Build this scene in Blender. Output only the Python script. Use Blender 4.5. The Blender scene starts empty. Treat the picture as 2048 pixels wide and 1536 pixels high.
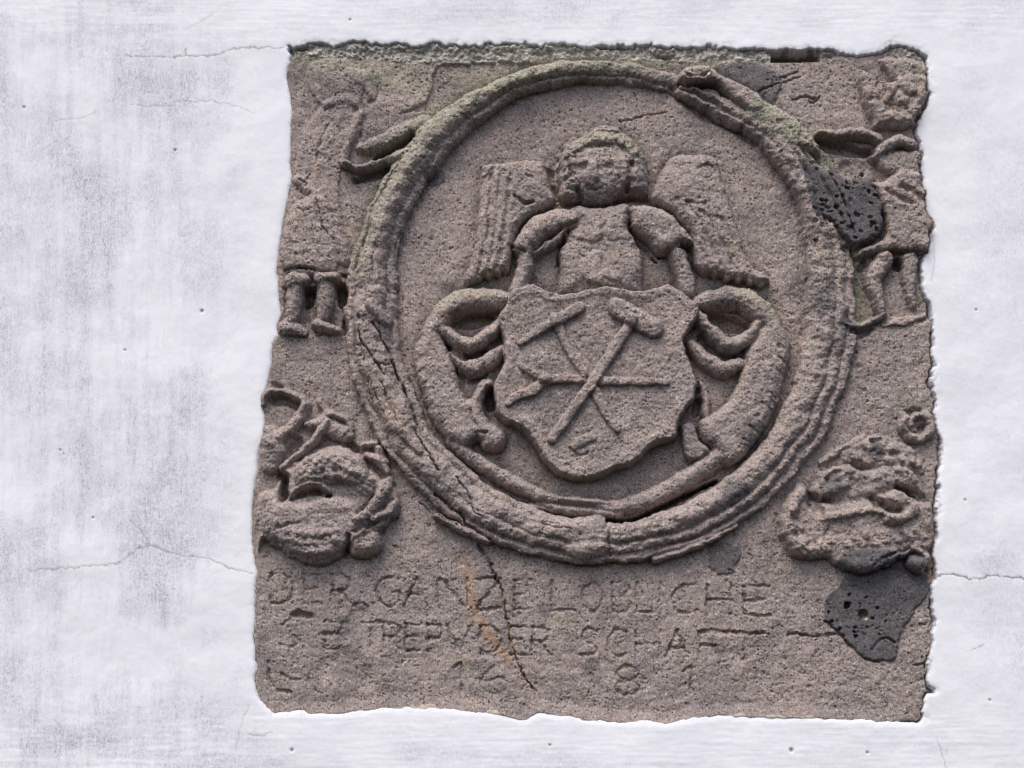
import bpy, math
import numpy as np

# ------------------------------------------------------------------ camera, sky, sun, exposure
scene = bpy.context.scene
S = 0.0007                      # metres per photo pixel at the middle of the wall
F = 4200.0                      # focal length in photo pixels
TILT = math.radians(10.0)       # the photographer looks up at the wall
WC = np.array([0.0, 0.0, 3.0])  # wall point in the middle of the photo; the wall is the plane y = 0
D = F * S
VD = np.array([0.0, math.cos(TILT), math.sin(TILT)])
VU = np.array([0.0, -math.sin(TILT), math.cos(TILT)])
CAM = WC - D * VD

cam = bpy.data.objects.new("camera", bpy.data.cameras.new("camera"))
scene.collection.objects.link(cam)
cam.location = CAM
cam.rotation_euler = (math.radians(90) + TILT, 0, 0)
cam.data.sensor_width = 36.0
cam.data.lens = 36.0 * F / 2048.0
cam.data.clip_start = 0.05
cam.data.clip_end = 500.0
scene.camera = cam

SUN_EL, SUN_AZ = math.radians(60.0), math.radians(-24.0)   # azimuth off the wall's outward normal (towards the left)
world = bpy.data.worlds.new("World")
scene.world = world
world.use_nodes = True
wn = world.node_tree.nodes
sky = wn.new("ShaderNodeTexSky")
sky.sky_type = 'NISHITA'
sky.sun_disc = False
sky.sun_elevation = SUN_EL
sky.sun_rotation = math.radians(180.0) - SUN_AZ
sky.dust_density = 4.0
sky.air_density = 1.0
wn["Background"].inputs[1].default_value = 0.13
world.node_tree.links.new(sky.outputs[0], wn["Background"].inputs[0])

sl = bpy.data.lights.new("sun", 'SUN')
sl.energy = 1.3
sl.angle = math.radians(34.0)
sl.color = (1.0, 0.96, 0.90)
sun = bpy.data.objects.new("sun", sl)
scene.collection.objects.link(sun)
from mathutils import Vector
sdir = Vector((math.sin(SUN_AZ) * math.cos(SUN_EL), -math.cos(SUN_AZ) * math.cos(SUN_EL), math.sin(SUN_EL)))
sun.rotation_euler = (-sdir).to_track_quat('-Z', 'Y').to_euler()
sun.location = (0, -3, 6)

scene.view_settings.view_transform = 'Standard'
scene.view_settings.look = 'None'
scene.view_settings.gamma = 1.0
scene.view_settings.exposure = 0.55
scene.render.engine = 'CYCLES'

# ------------------------------------------------------------------ numpy helpers
f4 = np.float32
rng = np.random.default_rng(7)
_tabs = {}
def vnoise(x, y, seed):
    if seed not in _tabs:
        a = np.random.default_rng(seed).random((128, 128)) * 2 * np.pi
        _tabs[seed] = (np.cos(a).astype(f4), np.sin(a).astype(f4))
    gx, gy = _tabs[seed]
    fx, fy = np.floor(x), np.floor(y)
    ix, iy = fx.astype(np.int32), fy.astype(np.int32)
    x = (x - fx).astype(f4); y = (y - fy).astype(f4)
    x0, x1, y0, y1 = ix & 127, (ix + 1) & 127, iy & 127, (iy + 1) & 127
    u = x * x * x * (x * (x * 6 - 15) + 10); v = y * y * y * (y * (y * 6 - 15) + 10)
    n00 = gx[y0, x0] * x + gy[y0, x0] * y
    n10 = gx[y0, x1] * (x - 1) + gy[y0, x1] * y
    n01 = gx[y1, x0] * x + gy[y1, x0] * (y - 1)
    n11 = gx[y1, x1] * (x - 1) + gy[y1, x1] * (y - 1)
    a = n00 + u * (n10 - n00); b = n01 + u * (n11 - n01)
    return (a + v * (b - a)) * 1.5
def fbm(x, y, scale, octs, seed, gain=0.5):
    r = np.zeros(np.broadcast(x, y).shape, f4); a = 1.0; s = 1.0 / scale
    for o in range(octs):
        r += a * vnoise(x * s + 13.7 * o, y * s + 7.3 * o, seed + o)
        a *= gain; s *= 2.03
    return r
def smooth(pts, closed=False, n=4):
    P = np.array(pts, float)
    m = len(P); out = []
    rngi = range(m) if closed else range(m - 1)
    for i in rngi:
        if closed:
            p0, p1, p2, p3 = P[i - 1], P[i], P[(i + 1) % m], P[(i + 2) % m]
        else:
            p0, p1, p2, p3 = P[max(i - 1, 0)], P[i], P[i + 1], P[min(i + 2, m - 1)]
        for k in range(n):
            t = k / n
            out.append(0.5 * (2 * p1 + (p2 - p0) * t + (2 * p0 - 5 * p1 + 4 * p2 - p3) * t * t + (3 * p1 - p0 - 3 * p2 + p3) * t ** 3))
    if not closed: out.append(P[-1])
    return np.array(out)
def poly_sd(X, Y, P):
    """signed distance to a closed polygon, negative inside"""
    d2 = np.full(X.shape, 1e12, f4); ins = np.zeros(X.shape, bool)
    m = len(P)
    for i in range(m):
        ax, ay = P[i]; bx, by = P[(i + 1) % m]
        ex, ey = bx - ax, by - ay
        L = ex * ex + ey * ey
        if L < 1e-9: continue
        px = X - f4(ax); py = Y - f4(ay)
        t = np.clip((px * f4(ex) + py * f4(ey)) / f4(L), 0, 1)
        dx = px - t * f4(ex); dy = py - t * f4(ey)
        np.minimum(d2, dx * dx + dy * dy, out=d2)
        if abs(ey) > 1e-9:
            c = ((ay > Y) != (by > Y)) & (px < f4(ex / ey) * py)
            ins ^= c
    d = np.sqrt(d2)
    return np.where(ins, -d, d)
def stroke_sd(X, Y, P, R):
    """distance to a polyline with a radius per point: (best d - r, r there, d)"""
    best = np.full(X.shape, 1e6, f4); rr = np.ones(X.shape, f4); dd = np.full(X.shape, 1e6, f4)
    for i in range(len(P) - 1):
        ax, ay = P[i]; bx, by = P[i + 1]
        ex, ey = bx - ax, by - ay
        L = ex * ex + ey * ey + 1e-9
        t = np.clip(((X - f4(ax)) * f4(ex) + (Y - f4(ay)) * f4(ey)) / f4(L), 0, 1)
        d = np.sqrt((X - f4(ax) - t * f4(ex)) ** 2 + (Y - f4(ay) - t * f4(ey)) ** 2)
        r = f4(R[i]) + t * f4(R[i + 1] - R[i])
        k = d - r < best
        best = np.where(k, d - r, best); rr = np.where(k, r, rr); dd = np.where(k, d, dd)
    return best, rr, dd
def to_wall(px, py):
    """photo pixel -> (u, v) on the wall plane"""
    xc = (px - 1024.0) / F; yc = (768.0 - py) / F
    ray = VD + xc * np.array([1.0, 0, 0]) + yc * VU
    s = -CAM[1] / ray[1]
    p = CAM + s * ray
    return p[0], p[2]
def to_photo(U, V):
    ry = -CAM[1]; rz = V - CAM[2]
    zc = ry * VD[1] + rz * VD[2]
    yc = ry * VU[1] + rz * VU[2]
    return (1024.0 + F * (U - CAM[0]) / zc).astype(f4), (768.0 - F * yc / zc).astype(f4)

# ------------------------------------------------------------------ the outline of the hole in the plaster
OUT = [(575,90),(600,93),(657,86),(700,90),(735,84),(800,88),(862,88),(900,86),(960,90),(1020,88),(1076,90),(1150,88),(1261,91),(1328,90),(1420,93),
 (1504,96),(1560,97),(1610,98),(1640,96),(1669,98),(1680,108),(1736,108),(1771,97),(1794,88),(1829,93),(1849,111),(1857,132),(1862,158),(1859,187),
 (1853,211),(1837,236),(1832,265),(1842,285),(1843,314),(1843,362),(1851,385),(1853,414),(1867,444),(1866,458),(1859,467),(1857,506),(1845,516),(1843,545),
 (1849,575),(1859,604),(1864,622),(1867,643),(1866,679),(1866,737),(1870,776),(1872,819),(1876,854),(1882,888),(1883,919),(1878,958),(1876,997),
 (1872,1056),(1869,1091),(1868,1116),(1871,1150),(1865,1195),(1868,1227),(1865,1290),(1864,1321),(1856,1353),(1857,1369),(1867,1385),(1856,1391),
 (1852,1410),(1846,1423),(1854,1435),(1840,1448),(1760,1445),(1716,1442),(1621,1436),(1560,1436),(1495,1434),(1440,1431),(1390,1436),(1360,1446),(1330,1451),
 (1290,1444),(1250,1444),(1180,1441),(1115,1431),(1080,1424),(1050,1440),(1020,1434),(977,1428),(904,1421),(840,1419),(779,1417),(724,1421),(685,1428),
 (615,1428),(607,1425),(547,1429),(517,1398),(509,1376),(507,1357),(511,1341),(508,1316),(506,1267),(508,1228),(508,1189),(512,1146),(511,1139),
 (504,1100),(502,1055),(501,1016),(506,977),(513,938),(513,913),(525,864),(527,831),(521,792),(535,757),(540,729),(543,688),(556,671),(552,651),
 (559,627),(556,590),(556,575),(552,545),(555,516),(563,448),(571,409),(579,370),(580,275),(582,226),(580,195),(572,156),(576,130),(580,110)]
OUT = np.array(OUT, float)
def rag(X, Y):
    """how ragged the broken plaster edge is, in pixels, by side"""
    right = np.clip((X - 1780) / 60, 0, 1); top = np.clip((130 - Y) / 40, 0, 1)
    left = np.clip((640 - X) / 40, 0, 1)
    w = np.maximum(np.maximum(right * 1.15, top * 1.3), 0.5) - 0.15 * left
    return w * (fbm(X, Y, 34, 4, 211, 0.5) * 6.0) + np.maximum(np.clip((150 - Y) / 30, 0, 1), right * .7) * 2.0 * fbm(X, Y, 9, 2, 215)

# ------------------------------------------------------------------ the stone as a height field (all lengths in photo pixels)
STEP = 1.5 * S
u0, v1 = to_wall(478, 58)
u1, v0 = to_wall(1912, 1476)
u0b, _ = to_wall(478, 1476)
us = np.arange(min(u0, u0b), u1, STEP); vs = np.arange(v1, v0, -STEP)
NU, NV = len(us), len(vs)
UU, VV = np.meshgrid(us, vs)
X, Y = to_photo(UU, VV)
Xw = X + 2.6 * fbm(X, Y, 24, 4, 11, .6); Yw = Y + 2.6 * fbm(X, Y, 24, 4, 17, .6)
SD = poly_sd(X, Y, OUT)
SD_rag = SD + rag(X, Y)
G = np.full(X.shape, -7.0, f4)                 # the ground of the relief
G += 3.0 * fbm(X, Y, 190, 3, 23)
R = np.zeros(X.shape, f4)                      # what stands up from it
own = np.zeros(X.shape, np.int16)
dark = np.zeros(X.shape, f4); moss = np.zeros(X.shape, f4); rust = np.zeros(X.shape, f4); pale = np.zeros(X.shape, f4)
ROUGH = np.ones(X.shape, f4)

PARTS = [dict(name='slab', parent=None, label=None)]
def part(name, parent=None, label=None):
    PARTS.append(dict(name=name, parent=parent, label=label)); return len(PARTS) - 1

xr, yr = X[NV // 2], Y[:, NU // 2]
def win(P, m):
    P = np.asarray(P)
    x0, x1 = P[:, 0].min() - m - 25, P[:, 0].max() + m + 25
    y0, y1 = P[:, 1].min() - m - 6, P[:, 1].max() + m + 6
    j = np.where((xr > x0) & (xr < x1))[0]; i = np.where((yr > y0) & (yr < y1))[0]
    return slice(i[0], i[-1] + 1), slice(j[0], j[-1] + 1)
def smax(a, b, k):
    h = np.clip(0.5 + 0.5 * (b - a) / k, 0, 1)
    return a + (b - a) * h + k * h * (1 - h)
def put(w, d, h, pid, k=5.0, add=False):
    """merge a shape into the relief: d its signed distance, h its height inside"""
    if add:
        hh = np.where(d < 0, h, 0)
        R[w] += hh
        if pid is not None: own[w] = np.where(d < -0.6, pid, own[w])
        return
    old = R[w]
    hh = np.where(d < 0, h, -3.0 * d)
    if pid is not None: own[w] = np.where((d < 0.5) & (hh > old + 0.3), pid, own[w])
    R[w] = smax(old, hh, k)
def slabh(d, wd, p=2.2):
    t = np.clip(-d / wd, 0, 1)
    return (1 - (1 - t) ** p) ** (1 / p)
def POLY(pts, H, wd, pid, k=5.0, curve=True, add=False, p=2.2, warp=1.0):
    P = smooth(pts, True, 4) if curve else np.array(pts, float)
    w = win(P, 14)
    d = poly_sd(X[w] + warp * (Xw[w] - X[w]), Y[w] + warp * (Yw[w] - Y[w]), P)
    put(w, d, H * slabh(d, wd, p), pid, k, add)
    return w, d
def TUBE(pts, rad, H, pid, k=5.0, add=False, curve=True, p=2.0, warp=1.0):
    n = len(pts)
    if np.isscalar(rad): rad = [rad] * n
    A = np.column_stack([np.array(pts, float), np.array(rad, float)])
    A = smooth(A, False, 4) if (curve and n > 2) else A
    w = win(A[:, :2], max(rad) + 10)
    b, r, d = stroke_sd(X[w] + warp * (Xw[w] - X[w]), Y[w] + warp * (Yw[w] - Y[w]), A[:, :2], A[:, 2])
    t = np.clip(d / r, 0, 1)
    h = H * (0.35 + 0.65 * np.clip(r / max(rad), 0, 1)) * (1 - t ** p) ** (1 / p)
    put(w, b, h, pid, k, add)
    return w, b
def HOLLOW(pts, rad, depth, soft=4.0):
    """cut a soft-edged hollow into the ground along a line"""
    n = len(pts)
    if np.isscalar(rad): rad = [rad] * n
    A = np.column_stack([np.array(pts, float), np.array(rad, float)])
    if n > 2: A = smooth(A, False, 4)
    if n == 1: A = np.vstack([A, A + 0.01])
    w = win(A[:, :2], max(rad) + soft * 2 + 6)
    b, r, d = stroke_sd(Xw[w], Yw[w], A[:, :2], A[:, 2])
    t = np.clip(0.5 - b / (2 * soft), 0, 1)
    G[w] -= depth * t * t * (3 - 2 * t)
def GROOVE(pts, rad, depth, pid=None, curve=True, wob=1.0):
    """a cut line across whatever stands there"""
    n = len(pts)
    if np.isscalar(rad): rad = [rad] * n
    A = np.column_stack([np.array(pts, float), np.array(rad, float)])
    if curve and n > 2: A = smooth(A, False, 4)
    w = win(A[:, :2], max(rad) * 2 + 8)
    jx = fbm(X[w], Y[w], 9, 2, 61) * 1.6 * wob; jy = fbm(X[w], Y[w], 9, 2, 67) * 1.6 * wob
    b, r, d = stroke_sd(Xw[w] + jx, Yw[w] + jy, A[:, :2], A[:, 2])
    t = np.clip(1 - d / (1.5 * r), 0, 1)
    R[w] -= depth * t * t * (3 - 2 * t) * np.clip(0.85 + 0.9 * fbm(X[w], Y[w], 26, 2, 71), 0.25, 1.3)
    if pid is not None: own[w] = np.where(b < 1.0, pid, own[w])
def TINT(arr, pts, rad, val, soft=12.0, ns=14.0, na=8.0):
    """a stain with a ragged edge"""
    n = len(pts)
    if np.isscalar(rad): rad = [rad] * n
    A = np.column_stack([np.array(pts, float), np.array(rad, float)])
    if n == 1: A = np.vstack([A, A + 0.01])
    elif n > 2: A = smooth(A, False, 3)
    w = win(A[:, :2], max(rad) + soft * 2 + na)
    b, r, d = stroke_sd(X[w], Y[w], A[:, :2], A[:, 2])
    b = b + na * fbm(X[w], Y[w], ns, 3, 83)
    t = np.clip(0.5 - b / (2 * soft), 0, 1)
    arr[w] = np.maximum(arr[w], val * t * t * (3 - 2 * t))

# --- unevenness of the field: the broken flake at the upper left, the worn panels at the sides
w, d = (slice(0, NV), slice(0, NU)), None
def STEPDOWN(pts, depth, soft=2.0, warp=2.0):
    P = np.array(pts, float); w = win(P, 20)
    d = poly_sd(X[w] + warp * (Xw[w] - X[w]), Y[w] + warp * (Yw[w] - Y[w]), P)
    t = np.clip(0.5 - d / (2 * soft), 0, 1)
    G[w] -= depth * t * t * (3 - 2 * t)
STEPDOWN([(876,124),(866,150),(864,178),(850,200),(800,225),(900,215),(1000,160),(1100,128),(1000,120)], 5, 2)
STEPDOWN([(566,575),(690,565),(700,640),(690,668),(560,668)], 9, 3)            # behind the legs of the left figure
STEPDOWN([(1712,515),(1870,510),(1870,640),(1760,650),(1715,650)], 6, 5)
# the sunk field inside the ring
cx0, cy0 = 1200.0, 622.0
rad = np.sqrt((Xw - cx0) ** 2 + (Yw - cy0) ** 2); ang = np.degrees(np.arctan2(Yw - cy0, Xw - cx0)) % 360
t = np.clip((470 - rad) / 40, 0, 1); G -= 4 * t

# --- the ring: a bundle of stems, its serpent head at the upper right
RING = part('ring', None, 'thick carved ring of twisted stems')
A_ = np.array([0,30,45,70,90,110,135,160,180,200,225,250,270,290,305,318,330,345,360.])
RI = np.array([408,414,418,420,418,414,410,404,404,424,436,457,457,458,460,458,450,425,408.])
RO = np.array([513,510,508,507,507,508,511,512,511,506,512,505,500,496,500,528,524,516,513.])
HH = np.array([24,30,34,38,38,38,38,36,36,36,38,38,26,10,26,34,34,24,24.])
ri = np.interp(ang, A_, RI) + 4 * fbm(X, Y, 70, 2, 31); ro = np.interp(ang, A_, RO) + 4 * fbm(X, Y, 70, 2, 37); hr = np.interp(ang, A_, HH)
t = (rad - ri) / (ro - ri)
sa = ang + 6 * fbm(X, Y, 160, 2, 41)
def lobe(a, b, p=2.0):
    u = np.clip(1 - np.abs((t - (a + b) / 2) / ((b - a) / 2)), 0, 1)
    return (1 - (1 - u) ** p) ** (1 / p)
wob = 0.05 * fbm(ang * 6, rad * 0, 60, 2, 43)
t = t + wob
def bump(c, wdt):
    return np.clip(1.3 - np.abs(((ang - c + 180) % 360) - 180) / wdt, 0, 1)
wl, wb, wt = bump(165, 62), bump(45, 82), bump(262, 52)
ws = wl + wb + wt + 1e-3
pl = np.maximum.reduce([0.5 * lobe(-0.02, 0.34), lobe(0.16, 0.86, 2.2), 0.5 * lobe(0.76, 1.02)])
fade = 0.75 + 0.25 * np.clip(fbm(X, Y, 120, 2, 53) * 2, -1, 1)
pb = np.maximum.reduce([0.6 * fade * lobe(0.45, 1.02), lobe(-0.02, 0.64, 2.1), 0.74 * lobe(0.50, 0.84), 0.5 * lobe(0.78, 1.02)])
pt = np.maximum.reduce([0.6 * lobe(-0.02, 0.4), lobe(0.18, 1.02, 2.0)])
prof = (wl * pl + wb * pb + wt * pt) / ws
# bark-like long grains along the stems
prof = prof * (1 + 0.10 * fbm(rad * 0.16, ang * 0.16, 3.2, 2, 47) * .5 + 0.12 * fbm(X, Y, 60, 3, 49))
din = np.maximum(ri - rad, rad - ro)
hh = np.where(din < 0, hr * prof, -3 * din)
own[:] = np.where((din < -1) & (hh > 3), RING, own)
R[:] = smax(R, hh.astype(f4), 5.0)
KNOT = part('knot', RING)
TUBE([(1158,1054),(1196,1052)], [22,24], 38, KNOT, 8, curve=False)
TUBE([(1150,1098),(1166,1100),(1196,1094)], [24,27,24], 38, KNOT, 8)
GROOVE([(1222,1050),(1216,1085),(1220,1112)], 3, 5)
TWIG = part('twig', RING)
TUBE([(850,250),(815,262),(770,284),(726,296)], [20,19,17,12], 21, TWIG, 10)
TWIG2 = part('twig', RING)
TUBE([(806,318),(770,320),(738,334),(712,338),(690,328)], [18,11,9,9,6], 30, TWIG2, 4)
TUBE([(692,327),(700,332)], [7,6], 10, TWIG2, 2, add=True, curve=False)
HOLLOW([(822,276),(790,296),(752,318)], [8,9,6], 28, 4); HOLLOW([(772,340),(740,352),(712,360)], [9,8,5], 18, 5)
HEAD = part('serpent_head', RING, 'serpent head with parted jaws')
POLY([(1355,156),(1366,142),(1380,136),(1416,138),(1445,156),(1480,172),(1517,195),(1530,225),(1500,235),(1470,214),(1430,178),(1388,176),(1360,170)], 36, 14, HEAD, 3)
TUBE([(1362,176),(1400,186),(1440,208),(1480,236)], [6,8,9,12], 26, HEAD, 2)
TUBE([(1356,186),(1400,206),(1445,236),(1480,250)], [7,10,10,12], 24, HEAD, 2)
GROOVE([(1358,172),(1390,176),(1420,176),(1455,200)], 4, 12); GROOVE([(1372,160),(1395,162),(1412,156)], 3, 7)
POLY([(1500,200),(1540,208),(1590,240),(1625,275),(1640,310),(1600,310),(1560,300),(1510,262),(1480,235)], 32, 26, RING, 8)
TUBE([(1415,145),(1413,166),(1418,174)], 4, 7, HEAD, 2, add=True)
HOLLOW([(1345,180),(1400,222),(1460,250),(1510,285)], [6,8,7,6], 8, 6)
# stubs on the left side of the ring
POLY([(735,590),(760,575),(785,600),(790,640),(775,660),(752,640),(735,620)], 12, 12, RING, 5, add=True)
TUBE([(712,520),(700,548),(695,575)], [7,6,4], 14, RING, 4)
TUBE([(780,858),(800,862),(840,905)], [9,12,8], 9, RING, 4, add=True)
TUBE([(872,1032),(905,1050),(975,1082)], [7,8,9], 24, RING, 4)
TUBE([(1310,1120),(1400,1090),(1472,1052)], [8,8,5], 20, RING, 4)
# splits along the left stems
for pts, rr, dp in [([(720,636),(722,679),(736,704),(758,737),(770,753)], 2.0, 8), ([(748,650),(771,694),(783,727),(760,735)], 2.0, 9),
    ([(783,727),(795,753),(810,786),(828,831),(834,868)], 2.2, 9), ([(834,869),(859,912),(879,947)], 2.2, 8),
    ([(912,958),(937,990),(947,1021),(966,1039)], 1.7, 6), ([(869,990),(914,1021),(937,1053),(982,1080)], 2.3, 10),
    ([(716,694),(724,696)], 2, 6), ([(765,770),(783,820),(800,850)], 1.5, 4), ([(840,1005),(880,1035),(915,1052)], 1.8, 6)]:
    GROOVE(pts, rr, dp)
rg = np.random.default_rng(5)
for i in range(20):                                   # fine splits along the stems
    a0 = rg.uniform(95, 235); r0 = rg.uniform(0.1, 0.95); da = rg.uniform(3, 12)
    k = np.linspace(a0, a0 + da, 5)
    rr_ = np.interp(k % 360, A_, RI) + r0 * (np.interp(k % 360, A_, RO) - np.interp(k % 360, A_, RI)) + np.cumsum(rg.normal(0, 1.2, 5))
    GROOVE([(cx0 + q * math.cos(math.radians(a)), cy0 + q * math.sin(math.radians(a))) for a, q in zip(k, rr_)], rg.uniform(1.2, 2.0), rg.uniform(2, 4.5))
HOLLOW([(1214,1043),(1274,1037),(1356,998),(1434,960)], [4,5,5,2.5], 60, 2)     # the deep slot above the ring
HOLLOW([(985,960),(1040,992),(1100,1018)], [3,5,3], 8, 4)

# --- the angel
ANGEL = part('angel', None, 'winged angel holding the shield')
WING = part('wing', ANGEL)
POLY([(966,332),(990,328),(1040,321),(1087,326),(1098,360),(1112,402),(1080,425),(1040,455),(1026,500),(1020,540),(1000,545),(985,552),(965,557),(945,570),(930,562),(944,510),(953,450),(957,400),(960,355)], 27, 17, WING, 3)
POLY([(970,345),(1000,340),(1080,345),(1098,395),(1050,425),(1016,480),(985,480),(975,420)], 5, 45, WING, 3, add=True, p=1.25)
TUBE([(968,350),(976,336),(986,334)], [9,10,9], 5, WING, 3, add=True)
WING2 = part('wing', ANGEL)
POLY([(1298,398),(1313,363),(1325,340),(1345,314),(1376,310),(1423,313),(1434,322),(1441,352),(1456,398),(1466,430),(1479,475),(1489,510),(1512,540),(1538,562),(1520,572),(1490,562),(1465,560),(1430,549),(1402,548),(1384,520),(1380,480),(1345,430),(1318,414)], 28, 17, WING2, 3)
POLY([(1325,370),(1360,328),(1415,328),(1440,400),(1465,480),(1430,500),(1390,470),(1350,420)], 7, 50, WING2, 3, add=True, p=1.25)
TUBE([(1436,330),(1450,385),(1475,460),(1500,530)], [11,12,12,10], 4, WING2, 4, add=True)
for xx in (977, 994, 1012):
    GROOVE([(xx + 8, 350 + (xx % 7) * 4), (xx + 2, 420), (xx - 4, 480), (xx - 20, 556)], 5, 3.0, wob=.3)
GROOVE([(990,334),(985,350),(980,366)], 3.5, 3.5, wob=.4); GROOVE([(1030,400),(1050,412),(1065,410)], 4, 9); GROOVE([(1052,358),(1068,361)], 2.5, 3)
for k, xx in enumerate((1330, 1352, 1376, 1400)):
    GROOVE([(xx + 22, 405 + 12 * k), (xx + 45, 450), (xx + 70, 500), (xx + 95, 552)], 5, 2.6, wob=.3)
GROOVE([(1400,340),(1412,336),(1422,338)], 3, 5); GROOVE([(1370,408),(1390,414),(1408,412)], 3, 5); HOLLOW([(1100,345),(1106,385)], [9,5], 8, 5)
for px_, py_ in [(938,560),(955,560),(975,552),(995,545),(1012,540),(1410,545),(1432,548),(1455,557),(1478,560),(1500,566),(1522,568)]:
    TUBE([(px_ - 2, py_ - 16), (px_, py_ - 2)], [7, 9], 21, WING if px_ < 1200 else WING2, 3, curve=False)
POLY([(1128,424),(1160,410),(1205,414),(1252,406),(1266,424),(1258,452),(1274,486),(1285,525),(1282,565),(1270,594),(1128,594),(1118,560),(1116,525),(1120,498),(1138,466),(1146,448)], 33, 42, ANGEL, 6, p=2.2)
TUBE([(1142,440),(1105,446),(1072,464),(1046,494)], [24,28,28,24], 36, ANGEL, 4)
TUBE([(1050,500),(1050,530),(1038,580)], [19,18,20], 30, ANGEL, 3)
TUBE([(1130,468),(1095,492),(1070,510)], [9,9,7], 26, ANGEL, 4)
POLY([(1259,416),(1290,412),(1317,418),(1352,439),(1386,484),(1384,496),(1362,496),(1321,512),(1296,488),(1262,455)], 38, 20, ANGEL, 4)
TUBE([(1350,500),(1366,540),(1374,582)], [19,19,20], 30, ANGEL, 3)
GROOVE([(1025,494),(1045,506),(1068,514)], 3, 9); GROOVE([(1320,514),(1345,502),(1384,496)], 3.5, 10)
GROOVE([(1260,452),(1272,480),(1290,500),(1312,524)], [4,5,5,3], 14); GROOVE([(1138,462),(1122,490),(1117,530)], [3,5,4], 12)
GROOVE([(1150,448),(1110,470),(1085,505)], 3.5, 8); TUBE([(1165,462),(1185,470)], [26,22], 4, ANGEL, 8, add=True, curve=False); TUBE([(1228,468),(1246,460)], [22,26], 4, ANGEL, 8, add=True, curve=False)
GROOVE([(1206,430),(1205,480),(1206,540)], 7, 2.5); TUBE([(1190,540),(1215,545)], [34,34], 4, ANGEL, 8, add=True, curve=False); GROOVE([(1178,572),(1200,578)], 4, 4); GROOVE([(1208,566),(1226,570)], 4, 4)
HAIR = part('hair', ANGEL)
w, d = POLY([(1117,330),(1125,300),(1150,280),(1178,266),(1212,258),(1246,268),(1275,290),(1292,318),(1296,350),(1297,385),(1286,396),(1262,394),(1240,398),(1216,408),(1192,415),(1168,411),(1150,403),(1125,402),(1115,388),(1119,372),(1116,350)], 44, 62, ANGEL, 3, p=2.1)
fq = np.hypot((Xw[w] - 1198) / 60, (Yw[w] - 352) / 58)
own[w] = np.where((d < 0) & (fq > 1) & (own[w] == ANGEL), HAIR, own[w])
R[w] += np.where(d < 0, 2 * np.clip((fq - .92) / .1, 0, 1) * np.clip((1.5 - fq) / .3, 0, 1) * np.clip((392 - Y[w]) / 30, 0, 1), 0)
TUBE([(1132,390),(1148,392)], [16,15], 36, HAIR, 5, curve=False); TUBE([(1274,382),(1284,376)], [13,13], 32, HAIR, 5, curve=False)
for k in range(34):
    a_ = math.radians(150 + 245 * (k / 33)); q = (66, 80)[k % 2] + rng.uniform(-3, 3)
    bx_, by_ = 1205 + q * 1.05 * math.cos(a_), 344 + q * .98 * math.sin(a_)
    TUBE([(bx_ - 3, by_ - 3), (bx_ + 3, by_ + 3)], [10, 9], rng.uniform(3, 6.5), HAIR, 2, add=True, curve=False)
GROOVE([(1136,330),(1143,360),(1152,384),(1162,402)], 5.5, 8, wob=.6); GROOVE([(1260,335),(1258,362),(1248,386),(1236,400)], 6.5, 9, wob=.6)
GROOVE([(1146,318),(1170,305),(1205,300),(1240,307),(1256,325)], 5, 3.5)
GROOVE([(1170,385),(1186,388),(1204,384)], 4, 3.5)
TUBE([(1186,335),(1182,352),(1180,364)], [10,13,16], 8, ANGEL, 3, add=True)
for ex in (1163, 1210):
    GROOVE([(ex - 7, 346), (ex + 7, 344)], 7, 2.8); TUBE([(ex - 11, 334), (ex + 10, 332)], [7, 7], 2, ANGEL, 3, add=True)
GROOVE([(1262,368),(1256,384),(1268,390)], 7, 9)
POLY([(1172,274),(1185,258),(1212,248),(1240,258),(1252,272),(1225,270),(1200,266)], 7, 6, HAIR, 2, add=True)
GROOVE([(1158,406),(1180,416),(1215,410),(1252,398),(1296,400)], 3, 10)
HOLLOW([(1105,372),(1113,398)], [5,4], 8, 3)

# --- the scrollwork beside the shield
SCL = part('scrollwork', None, 'curling scroll leaf left of the shield')
POLY([(848,660),(870,630),(892,690),(912,740),(926,785),(940,795),(955,770),(968,757),(987,760),(986,776),(972,790),(968,825),(985,848),(1012,866),(1012,890),(994,906),(968,900),(955,884),(930,898),(905,888),(885,870),(865,845),(845,790),(831,745),(828,700)], 30, 24, SCL, 5)
TUBE([(1018,604),(975,600),(930,602),(892,624),(866,662),(850,705)], [22,24,26,24,22,18], 34, SCL, 4)
TUBE([(872,648),(905,676),(938,690),(966,678),(1000,650),(1016,622)], [14,16,17,16,15,14], 30, SCL, 4)
TUBE([(908,704),(930,732),(955,734),(985,715),(1008,700)], [14,18,19,17,15], 26, SCL, 4)
HOLLOW([(915,640),(945,640),(975,632)], [14,16,12], 26, 4); HOLLOW([(898,696),(930,716),(970,702)], [5,7,6], 16, 3)
HOLLOW([(978,785),(982,812)], [9,8], 30, 3); HOLLOW([(945,760),(970,745)], [7,6], 8, 3)
GROOVE([(948,885),(958,868),(975,868)], 3, 8); GROOVE([(920,700),(925,760),(940,830),(960,860)], 3, 3)
SCR = part('scrollwork', None, 'curling scroll leaf right of the shield')
POLY([(1535,640),(1572,660),(1580,700),(1568,760),(1548,825),(1520,872),(1482,922),(1452,932),(1424,898),(1404,884),(1396,858),(1402,838),(1434,820),(1460,795),(1474,765),(1482,735),(1496,690)], 30, 26, SCR, 5)
TUBE([(1392,606),(1435,598),(1480,598),(1518,620),(1542,652),(1560,690)], [16,23,25,24,22,18], 34, SCR, 4)
TUBE([(1392,628),(1420,660),(1456,690),(1486,682),(1515,652)], [14,16,18,17,16], 30, SCR, 4)
TUBE([(1384,690),(1405,716),(1444,738),(1478,728)], [12,16,18,16], 26, SCR, 4)
POLY([(1394,757),(1412,776),(1420,800),(1418,840),(1404,838),(1400,790)], 22, 9, SCR, 4)
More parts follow.
